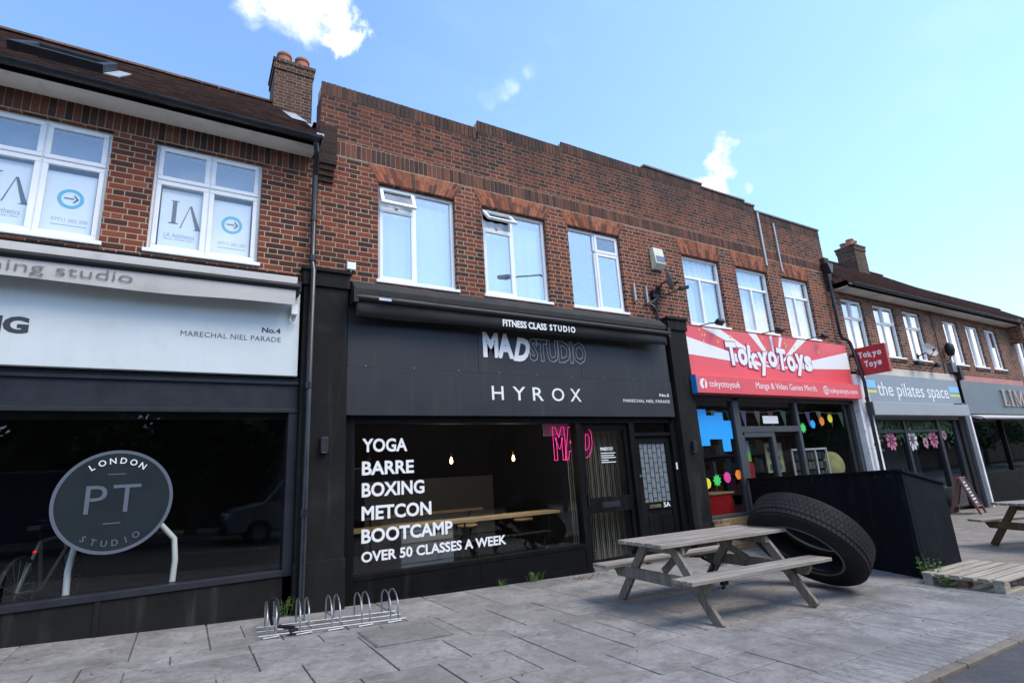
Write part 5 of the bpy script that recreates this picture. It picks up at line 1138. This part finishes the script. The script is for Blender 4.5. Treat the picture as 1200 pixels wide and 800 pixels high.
for k in range(70):
    a = rnd.uniform(0, 6.28); c = Vector((rnd.gauss(0, .16), rnd.gauss(0, .06), rnd.uniform(.012, .03))); d = Vector((math.cos(a), math.sin(a), rnd.uniform(-.4, .4)))*.022; s_ = Vector((-math.sin(a), math.cos(a), rnd.uniform(-.3, .3)))*.012; mb.add([c-d, c+s_, c+d, c-s_], [(0, 1, 2, 3)])
mb.build('leaves', mat('dry_leaf', (.12, .065, .03), .8, nscale=30, namt=.4), dl, world=False)
gl = MB(); rnd = random.Random(31)
for k in range(260):
    x, y = rnd.uniform(-2, 11), -abs(rnd.gauss(0, 1.6)) if rnd.random() < .6 else rnd.uniform(-4.4, -.1); a = rnd.uniform(0, 6.28); r_ = rnd.uniform(.004, .016); z = gz(x)+.004
    gl.add([(x+r_*math.cos(a), y+r_*math.sin(a), z), (x-r_*.6*math.sin(a), y+r_*.6*math.cos(a), z+.004), (x-r_*math.cos(a), y-r_*math.sin(a), z+.002), (x+r_*.6*math.sin(a), y-r_*.6*math.cos(a), z+.003)], [(0, 1, 2, 3)])
tag(gl.build('grit_and_leaf_bits', island_mat('grit', [(0, (.05, .035, .02)), (.4, (.10, .07, .04)), (.7, (.06, .06, .055)), (1, (.3, .28, .25))])), 'scattered grit and bits of dry leaf over the grey paving', 'litter', kind='stuff')
# A-board by the pilates shop
ab = thing('pavement_sign', 'red framed chalkboard A board standing by the grey pilaster of the pilates shop', 'A board', (17.75, -.35, gz(17.75)), R(9))
for s_, nm in ((-1, 'front_board'), (1, 'rear_board')):
    mb = MB(); top, bot = Vector((0, s_*.02, .93)), Vector((0, s_*.30, .0)); 
    for xx in (-.29, .29): mb.bar((xx, top.y, top.z), (xx, bot.y, bot.z), .05, .025, (1, 0, 0))
    for f in (.03, .80): p = top.lerp(bot, f); mb.bar((-.29, p.y, p.z), (.29, p.y, p.z), .05, .025, (0, (bot-top).y, (bot-top).z))
    fr = mb.build(nm, mat('red_brown_frame', (.22, .07, .05), .6, nscale=6, namt=.2), ab, world=False)
    p0, p1 = top.lerp(bot, .05), top.lerp(bot, .79); MB().quad((-.27, p0.y, p0.z), (.27, p0.y, p0.z), (.27, p1.y, p1.z), (-.27, p1.y, p1.z)).build('chalkboard', M_INK, fr, world=False)
    mb = MB()
    for k in range(7):
        p = top.lerp(bot, .14+.09*k); w2 = .10+.09*((k*37) % 3)/2; mb.quad((-w2, p.y+s_*.004, p.z), (w2, p.y+s_*.004, p.z), (w2, p.y+s_*.010, p.z-.022), (-w2, p.y+s_*.010, p.z-.022))
    mb.build('chalk_lines', M_WHITE, fr, world=False)

# ------------------------------------------------------------------ behind the shop windows
gi = .24
ct = thing('counter', 'long oak bar counter on black legs inside the gym window', 'counter', (3.7, .6, gi)); MB().box(1.9, 5.3, .45, .86, 1.055, 1.10).build('worktop', M_OAK, ct, bevel=.004)
for x in (2.05, 3.6, 5.1):
    for y in (.5, .8): MB().tube([(x-.07, y, gi), (x, y, 1.055)], .009, 6).tube([(x+.07, y, gi), (x, y, 1.055)], .009, 6).build('leg', M_BMETAL, ct)
ct2 = thing('counter', 'second oak counter further back against the white wall of the gym', 'counter', (4.2, 2.6, gi)); MB().box(2.6, 4.9, 2.4, 2.8, 1.10, 1.15).build('worktop', M_OAK, ct2, bevel=.004)
for x in (2.8, 4.7): MB().tube([(x, 2.6, gi), (x, 2.6, 1.1)], .02, 8).build('leg', M_BMETAL, ct2)
def stool(x, y, label, h=.72):
    t = thing('bar_stool', label, 'stool', (x, y, gi), group='bar stools inside the gym'); MB().lathe([(0, h-.035), (.16, h-.035), (.17, h-.015), (.16, h), (0, h)], (x, y, gi), seg=20).build('seat', M_OAK, t, smooth=True)
    for k in range(4):
        a = math.pi/4+k*math.pi/2; MB().tube([(x+.10*math.cos(a), y+.10*math.sin(a), gi+h-.03), (x+.2*math.cos(a), y+.2*math.sin(a), gi)], .008, 6).build('leg', M_BMETAL, t)
    mb = MB(); ring_p = [(x+.16*math.cos(2*math.pi*k/20), y+.16*math.sin(2*math.pi*k/20), gi+.25) for k in range(21)]; mb.tube(ring_p, .007, 6, caps=False); mb.build('footrest', M_BMETAL, t)
stool(4.0, 1.25, 'bar stool behind the gym window, left of the other two'); stool(4.35, 1.9, 'bar stool in the middle, under the rear oak counter'); stool(5.1, 1.3, 'bar stool behind the gym window, right of the other two')
rc = thing('reception_desk', 'white panelled reception desk inside the gym behind the window lettering', 'desk', (3.25, 1.4, gi)); MB().box(2.85, 3.7, 1.15, 1.65, gi, 1.02).build('carcass', M_WALLI, rc, bevel=.006)
mb = MB()
for k in range(5): mb.box(2.86, 3.69, 1.144, 1.15, gi+.12+.14*k, gi+.128+.14*k)
mb.build('board_joints', M_GREYI, rc); MB().box(2.8, 3.75, 1.1, 1.7, 1.02, 1.05).build('worktop', M_WALLI, rc)
M_BULB = mat('warm_bulb', (1, .7, .35), .4, emit=(1.0, .62, .25), estr=8)
for (x, y, lab) in ((3.56, .82, 'glowing filament pendant bulb in the gym, left of the pair'), (4.69, .82, 'glowing filament pendant bulb in the gym, right of the pair')):
    p = thing('pendant_lamp', lab, 'pendant lamp', (x, y, 3.0)); MB().tube([(x, y, 3.0), (x, y, 2.06)], .004, 6).build('cord', M_BMETAL, p); MB().tube([(x, y, 2.08), (x, y, 2.02)], .016, 8).build('holder', M_BRASS, p)
    MB().lathe([(.008, 2.02), (.018, 1.99), (.026, 1.955), (.02, 1.93), (0, 1.915)], (x, y, 0), seg=12).build('bulb', M_BULB, p, smooth=True)
    pd = bpy.data.lights.new('bulb_light', 'POINT'); pd.energy = 6; pd.color = (1, .86, .68); pd.shadow_soft_size = .04; po_ = bpy.data.objects.new('bulb_light', pd); COL.objects.link(po_); po_.parent = p; po_.location = (0, 0, -1.16)
ne = thing('neon_sign', 'pink neon outline letters hanging at the top right of the gym window', 'neon sign', (5.4, .25, 1.85)); M_NEON = mat('pink_neon', (1, .1, .5), .4, emit=(1.0, .03, .36), estr=1.1)
lettering('MA', ne, M_NEON, 5.14, 5.62, 1.88, 2.42, .27, outline=.0055, bold=.05, name='neon_tube'); lettering('D', ne, M_NEON, 5.72, 5.95, 1.90, 2.42, .27, outline=.0055, bold=.05, shear=.25, name='neon_tube')
MB().box(5.0, 5.5, .33, .34, 2.28, 2.6).build('backing', mat('pale_pink_board', (.55, .36, .42), .7), ne)
bg = thing('gym_bag', 'black holdall on the floor inside the gym window near the door', 'bag', (5.1, .5, gi)); mb = MB(); mb.prism([(4.85, gi), (5.4, gi), (5.42, gi+.2), (5.32, gi+.36), (4.95, gi+.36), (4.84, gi+.2)], 'y', .4, .7); mb.build('body', M_BMETAL, bg, bevel=.04); MB().tube([(5.0, .55, gi+.36), (5.05, .55, gi+.47), (5.2, .55, gi+.47), (5.25, .55, gi+.36)], .012, 8).build('handle', M_FRAME, bg)
# pale tube frame and a bicycle in the left window
hp = thing('tube_frame', 'pale curved tube frame standing behind the roundel window', 'frame', (-.6, .35, .62))
for xx, s_ in ((-.92, -1), (-.08, 1)):
    MB().tube([(xx+s_*.03, .30, .62), (xx+s_*.045, .30, 1.0), (xx+s_*.02, .32, 1.22), (xx-s_*.12, .36, 1.38)], .03, 10).build('leg', mat('white_tube', (.92, .94, .94), .3), hp, smooth=True)
MB().tube([(-.80, .36, 1.38), (-.20, .36, 1.38)], .03, 10).build('top_rail', mat('white_tube', (.92, .94, .94), .3), hp, smooth=True)
MB().box(-1.2, .2, .2, .5, .55, .62).build('base', M_DARKI, hp)
def wheel(mb_t, mb_s, c, r_, ax):
    c, ax = Vector(c), Vector(ax).normalized(); a = ax.orthogonal().normalized(); b2 = ax.cross(a)
    mb_t.tube([c+(a*math.cos(2*math.pi*k/32)+b2*math.sin(2*math.pi*k/32))*r_ for k in range(33)], .02, 6, caps=False)
    for k in range(16):
        t = 2*math.pi*k/16; mb_s.tube([c, c+(a*math.cos(t)+b2*math.sin(t))*r_], .002, 3, caps=False)
bi = thing('bicycle', 'dark bicycle seen from behind with a red rear light inside the left window', 'bicycle', (-1.22, .8, .5), R(75))
for x in (-.5, .5):
    t_, s_ = MB(), MB(); wheel(t_, s_, (x, 0, .34), .33, (0, 1, 0)); wv = t_.build('wheel', M_RUB, bi, world=False); s_.build('spokes', M_STEEL, wv, world=False)
mb = MB(); J = dict(bb=(-.05, 0, .30), st=(-.18, 0, .80), hd=(.33, 0, .82), hb=(.38, 0, .68), rr=(-.5, 0, .34), ff=(.5, 0, .34))
for a, c in (('bb', 'st'), ('st', 'hd'), ('bb', 'hb'), ('rr', 'bb'), ('rr', 'st'), ('hd', 'ff')): mb.tube([J[a], J[c]], .018, 8)
mb.build('frame', M_FRAMEG, bi, world=False); MB().tube([(-.18, 0, .8), (-.2, 0, .92)], .014, 8).obox((-.22, 0, .94), (.13, 0, 0), (0, .06, 0), (0, 0, .025)).build('saddle', M_BMETAL, bi, world=False, bevel=.01); MB().tube([(.33, 0, .82), (.32, 0, .98)], .014, 8).tube([(.32, -.28, 1.0), (.34, 0, .98), (.32, .28, 1.0)], .012, 8).build('handlebar', M_BMETAL, bi, world=False)
MB().tube([(-.24, 0, .70), (-.27, 0, .70)], .016, 10).build('rear_light', mat('red_rear_light', (.6, .02, .02), .3, emit=(1, .02, .02), estr=.6), bi, world=False)
# toy shop stock
rx = thing('display_chest', 'bright red display chest inside the left toy shop window', 'chest', (8.9, .4, .3)); MB().box(8.45, 9.3, .2, .6, .15, .70).build('plinth', M_GREYI, rx); MB().box(8.5, 9.25, .2, .6, .70, 1.10).build('body', M_BOXR, rx, bevel=.01); MB().box(8.45, 9.3, .18, .62, 1.10, 1.14).build('lid', M_OAK, rx, bevel=.006)
shf = thing('shelf_unit', 'tall dark shelf unit full of boxed toys at the back of the toy shop', 'shelf unit', (11, 1.75, .15)); mb = MB()
for z in (.5, .95, 1.4, 1.85, 2.3): mb.box(8.5, 13.6, 1.5, 2.0, z, z+.03)
mb.build('shelves', M_FRAMEG, shf); MB().box(8.5, 13.6, 2.0, 2.05, .15, 2.8).build('back_board', M_DARKI, shf)
rnd = random.Random(21); MT = [mat('toy_box_%s' % n_, c_, .5) for n_, c_ in (('red', (.24, .02, .02)), ('orange', (.26, .08, .015)), ('blue', (.02, .06, .18)), ('teal', (.03, .12, .13)), ('yellow', (.28, .2, .04)), ('pink', (.25, .07, .12)), ('white', (.28, .28, .28)), ('brown', (.08, .05, .03)))]
names = ['red', 'orange', 'blue', 'teal', 'yellow', 'pink', 'white', 'brown']
for z in (.53, .98, 1.43, 1.88):
    x = 8.55
    while x < 13.4:
        wd, hh = rnd.uniform(.08, .2), rnd.uniform(.12, .36); k = rnd.randrange(8)
        if rnd.random() < .85:
            o = MB().box(x, x+wd, 1.52, 1.8, z+.001, z+hh).build('toy_box', MT[k], None)
            tag(o, 'boxed toy standing on the shelves at the back of the toy shop', 'toy box', 'boxed toys on the toy shop shelves')
        x += wd+.02
rk = thing('disc_rack', 'white wire rack of disc cases in the right toy shop window', 'rack', (12.3, .45, .7))
mb = MB()
for x in (11.6, 12.05, 12.5, 12.95): mb.box(x-.02, x+.02, .30, .33, 1.0, 1.88)
mb.box(11.58, 12.97, .30, .33, 1.86, 1.90); mb.build('frame', M_WHITE, rk); MB().box(11.58, 12.97, .60, .63, .7, 1.88).box(11.58, 12.97, .3, .63, .68, .72).build('back_panel', M_DARKI, rk)
mb = MB()
for i in range(3):
    for j in range(4):
        for q_ in range(3): x = 11.63+.45*i+.135*q_; z = 1.02+.21*j; mb.box(x, x+.11, .34, .36+.01*q_, z, z+.16)
mb.build('disc_cases', island_mat('disc_case', [(0, (.02, .025, .03)), (.5, (.06, .08, .09)), (.8, (.13, .15, .15)), (1, (.2, .17, .12))], .4), rk)
cu_ = thing('round_cushion', 'round pale yellow cushion leaning in the right toy shop window', 'cushion', (13.3, .4, 1.3)); mb = MB(); mb.lathe([(0, -.10), (.2, -.09), (.30, -.03), (.31, 0), (.30, .03), (.2, .09), (0, .10)], (13.3, .40, 1.50), (-.25, -1, .15), 28); mb.build('cover', mat('pale_yellow_fabric', (.50, .47, .20), .9, nscale=5, namt=.25, bump=.2), cu_, smooth=True); MB().box(13.0, 13.6, .3, .6, .7, 1.2).build('stand', M_DARKI, cu_)
po = thing('poster', 'pale yellow illustrated poster in the toy shop doorway', 'poster', (10.9, .3, 1.7)); MB().box(10.72, 11.32, .35, .37, 1.42, 2.04).build('sheet', mat('poster_yellow', (.45, .42, .24), .6, nscale=6, namt=.35), po)
mb = MB(); mb.box(10.8, 11.1, .345, .35, 1.85, 1.96); mb.box(10.85, 11.2, .345, .35, 1.68, 1.78); mb.build('picture', MT[7], po); MB().box(10.8, 11.2, .344, .35, 1.48, 1.6).build('picture', MT[3], po)
lf = thing('leaflet_stand', 'narrow stand of blue, green and red leaflets in the toy shop doorway', 'leaflet stand', (9.85, .25, .9)); MB().box(9.72, 10.0, .2, .22, 1.9, 2.1).build('blue_leaflet', M_SKYB, lf); MB().box(9.72, 10.0, .19, .21, 1.68, 1.89).build('green_leaflet', mat('leaflet_green', (.25, .6, .15), .6), lf); MB().box(9.74, 10.02, .18, .20, 1.30, 1.66).build('red_leaflet', M_BOXR, lf); MB().box(9.8, 10.4, .18, .24, 1.1, 1.28).build('white_card', M_WHITE, lf); MB().box(9.84, 9.9, .22, .26, .15, 2.1).build('post', M_BMETAL, lf)
bn = thing('bunting', 'string of pale triangular pennants across the toy shop windows', 'bunting', (11, .2, 2.7)); pts = [(8.35+.11*k, .2, 2.74-.05*math.sin((k % 13)/13*math.pi)) for k in range(50)]; MB().tube(pts, .005, 5).build('cord', M_WHITE, bn)
MP = [mat('pennant_%s' % n_, c_, .8) for n_, c_ in (('blue', (.30, .42, .55)), ('yellow', (.55, .50, .28)), ('green', (.25, .45, .30)), ('lilac', (.42, .32, .48)), ('rust', (.38, .17, .11)))]
for k in range(12): x = 8.5+.46*k; z = 2.72; MB().prism([(x, z), (x+.2, z), (x+.13, z-.36)], 'y', .197, .203).build('pennant', MP[(k*3+4) % 5], bn)
# posters behind the left upstairs windows
for (x0, x1, lab, lab2) in ((-2.25, -1.04, 'frosted beauty salon film in the upstairs window at the left edge, LA monogram half', 'frosted film with blue ring in the upstairs window at the left edge'), (-.605, .585, 'frosted beauty salon film with LA monogram in the upstairs window nearest the drainpipe', 'frosted film with blue ring in the upstairs window nearest the drainpipe')):
    z0, z1 = 4.49, 5.92; W = x1-x0; xa, xb = x0+.11, x0+W/2-.08; xc, xd = x0+W/2+.08, x1-.11; zt = z0+.66*1.43-.055; y = .118
    pa = thing('window_film', lab, 'window film', ((xa+xb)/2, y, z0+.1)); MB().box(xa-.01, xb+.03, y, y+.004, z0+.09, zt-.03).build('sheet', M_FILM, pa)
    s_ = (xb-xa)/.45; m_ = mat('slate_print', (.10, .11, .13), .6); lx, lz = xa+.09*s_, z0+.42; mb = MB()
    mb.box(lx+.03, lx+.075, y-.004, y, lz, lz+.30); mb.box(lx, lx+.10, y-.004, y, lz-.004, lz+.008); mb.box(lx+.01, lx+.10, y-.004, y, lz+.296, lz+.304)
    ax_ = lx+.12; mb.prism([(ax_+.09, lz+.26), (ax_+.115, lz+.26), (ax_+.22, lz-.05), (ax_+.17, lz-.05)], 'y', y-.004, y); mb.prism([(ax_+.09, lz+.25), (ax_+.098, lz+.25), (ax_+.012, lz-.05), (ax_, lz-.05)], 'y', y-.0035, y); mb.box(ax_+.15, ax_+.245, y-.004, y, lz-.056, lz-.046)
    mb.build('monogram', m_, pa); m2 = mat('faint_print', (.34, .37, .42), .6); lettering('LA Aesthetics', pa, m2, xa+.05, xb-.04, z0+.235, z0+.295, y, th=.002); lettering('Beauty  Wellness  Salon', pa, m2, xa+.05, xb-.05, z0+.20, z0+.222, y, th=.002)
    pb = thing('window_film', lab2, 'window film', ((xc+xd)/2, y, z0+.1)); MB().box(xc-.03, xd+.01, y, y+.004, z0+.09, zt-.055).build('sheet', M_FILM, pb)
    mb = MB(); ring(mb, (xc+xd)/2, z0+.52, .085, .12, y); mb.build('blue_ring', mat('turquoise_print', (.10, .46, .62), .6), pb); mb = MB(); cx = (xc+xd)/2; mb.prism([(cx+.02, z0+.565), (cx+.04, z0+.565), (cx+.075, z0+.52), (cx+.04, z0+.475), (cx+.02, z0+.475), (cx+.05, z0+.52)], 'y', y-.003, y); mb.box(cx-.06, cx+.03, y-.003, y, z0+.515, z0+.53); mb.build('arrow', m_, pb)
    lettering('07711 202 200', pb, m2, xc+.06, xd-.03, z0+.235, z0+.275, y, th=.002); MB().box(xc+.06, xd-.03, y-.002, y, z0+.19, z0+.198).build('print_line', m2, pb)
    lb = thing('window_lining', 'pale lining behind the panes of the ' + ('upstairs window at the left edge' if x0 < -1 else 'upstairs window nearest the drainpipe'), 'lining', ((x0+x1)/2, .3, z0)); MB().box(x0+.06, x1-.06, .295, .299, z0+.06, z1-.06).build('sheet', mat('dim_room_lining', (.22, .25, .30), .8, nscale=1.5, namt=.3), lb)

# ------------------------------------------------------------------ the other side of the street (seen in the glass)
OB = thing('terraced_shop', 'brick terrace with white windows across the street, seen only as a reflection', 'terrace', (24, -22, gz(24)))
mb = MB(); HO = []
for k in range(12): HO += [(5.0+k*3.4, 6.4+k*3.4, 4.3, 5.7)]
ow = wall([], 3, 110, 0, 6.2, -22, mb=mb); mb.build('wall', M_BRICKR, OB); MB().box(3, 110, -29, -22.3, -.5, 6.2).build('rear', M_BRICKR, OB)
for h in HO:
    fr = MB(); frame_rect(fr, *h, .08, -22, -21.94); o = fr.build('window', M_UPVC, OB); MB().box(h[0]+.08, h[1]-.08, -21.99, -21.96, h[2]+.08, h[3]-.08).build('pane', M_DARKI, o)
MB().box(3, 110, -22, -21.88, 2.7, 3.5).build('fascia', M_CREAM, OB); MB().box(3, 110, -22, -21.9, .3, 2.7).build('shopfront', M_DARKI, OB)
MB().prism([(-21.6, 6.2), (-25.5, 9.3), (-29.4, 6.2)], 'x', 3, 110).build('roof', mat('dark_roof_tile', (.10, .055, .04), .9, nscale=3, namt=.3), OB)
def tree(x, y, h, sp, seed, label):
    rnd = random.Random(seed); g = gz(x); t = thing('street_tree', label, 'tree', (x, y, g), group='trees across the street'); mb = MB()
    mb.tube([(x, y, g), (x+.1, y, g+h*.25), (x-.05, y+.1, g+h*.5), (x, y, g+h*.8)], [.22, .18, .13, .05], 10)
    for k in range(9):
        a = rnd.uniform(0, 6.28); z = g+h*rnd.uniform(.3, .65); mb.tube([(x, y, z), (x+sp*.4*math.cos(a), y+sp*.4*math.sin(a), z+h*.14), (x+sp*.75*math.cos(a), y+sp*.75*math.sin(a), z+h*.22)], [.08, .05, .02], 6)
    mb.build('trunk', M_BARK, t, smooth=True); lf_ = MB(); cl = [(rnd.uniform(-1, 1), rnd.uniform(-1, 1), rnd.uniform(0, 1)) for _ in range(36)]
    for k in range(7000):
        c = cl[k % 36]; px, py, pz = x+sp*.8*c[0]+rnd.gauss(0, sp*.16), y+sp*.8*c[1]+rnd.gauss(0, sp*.16), g+h*(.28+.62*c[2])+rnd.gauss(0, h*.05)
        v = Vector((rnd.gauss(0, 1), rnd.gauss(0, 1), rnd.gauss(0, 1))).normalized(); u = v.orthogonal().normalized(); s_ = rnd.uniform(.14, .27); w_ = v.cross(u); p = Vector((px, py, pz)); lf_.add([p-u*s_, p+w_*s_*.55, p+u*s_, p-w_*s_*.55], [(0, 1, 2, 3)])
    lf_.build('crown', M_TLEAF, t)
for i, (x, y, h, sp) in enumerate(((-9, -17, 9, 3.2), (-4.5, -18, 9.5, 3.3), (.3, -16.5, 8.5, 3.0), (5, -19, 8, 2.4), (49, -19, 10, 4), (56, -17, 9, 3.6), (63, -18, 10, 4.2), (71, -17, 9, 4))):
    tree(x, y, h, sp, 30+i, 'broad leafed street tree across the road, reflected in the dark shop windows')
hd = tag(MB().box(-30, 3, -24, -23, -.5, 4.5).build('garden_wall', M_BRICKR), 'long brick wall behind the trees across the street, seen only in the glass', 'wall')
lp = thing('street_lamp', 'tall grey street lamp across the road, mirrored in an upstairs window', 'street lamp', (14.9, -13.6, gz(14.9)))
MB().tube([(14.9, -13.6, gz(14.9)), (14.9, -13.6, 6), (14.9, -13.6, 11.2)], [.12, .09, .06], 12).build('post', M_FRAMEG, lp, smooth=True); MB().tube([(14.9, -13.6, 11.15), (14.6, -13.6, 11.4), (12.7, -13.6, 11.0)], .045, 8).build('arm', M_FRAMEG, lp, smooth=True); MB().lathe([(0, 0), (.12, .05), (.15, .3), (.11, .7), (0, .8)], (12.8, -13.6, 11.05), (-1, 0, -.2), 14).build('lantern', M_DISH, lp, smooth=True)
def van(x, y, rz, label, m_):
    t = thing('parked_van', label, 'van', (x, y, gz(x)-.02), rz); side = [(-2.5, .35), (2.45, .35), (2.55, .75), (2.35, 1.05), (1.55, 1.2), (.95, 1.95), (.6, 2.05), (-2.4, 2.05), (-2.55, 1.6)]
    MB().prism(side, 'y', -.95, .95).build('body', m_, t, world=False, bevel=.07, seg=3)
    for s_ in (-1, 1): MB().prism([(.25, 1.2), (1.40, 1.2), (.90, 1.86), (.25, 1.9)], 'y', s_*.955, s_*.962).build('side_window', M_BMETAL, t, world=False)
    MB().quad((1.60, -.8, 1.24), (1.60, .8, 1.24), (1.02, .75, 1.90), (1.02, -.75, 1.90)).build('windscreen', M_BMETAL, t, world=False)
    for xx in (-1.6, 1.65):
        for s_ in (-1, 1):
            wv = MB().lathe([(.18, -.1), (.33, -.1), (.35, -.05), (.35, .08), (.32, .1), (.2, .1)], (xx, s_*.88, .35), (0, s_, 0), 24).build('wheel', M_RUB, t, world=False, smooth=True); MB().lathe([(0, .06), (.2, .08), (.21, .095)], (xx, s_*.88, .35), (0, s_, 0), 20).build('hub', M_STEEL, wv, world=False)
    for s_ in (-1, 1): MB().box(2.44, 2.56, s_*.75-.14, s_*.75+.14, .75, .92).build('headlight', M_UPVC, t, world=False, bevel=.02)
    MB().box(2.5, 2.62, -.9, .9, .33, .55).build('bumper', M_BMETAL, t, world=False, bevel=.03); return t
van(3.6, -11.7, R(180), 'silver van parked across the road, mirrored faintly in the roundel window', mat('silver_paint', (.32, .34, .36), .3, metal=.5, coat=.5))
van(-3.0, -11.7, 0, 'dark blue van parked across the road behind the photographer', mat('blue_paint', (.02, .03, .07), .3, coat=.5))
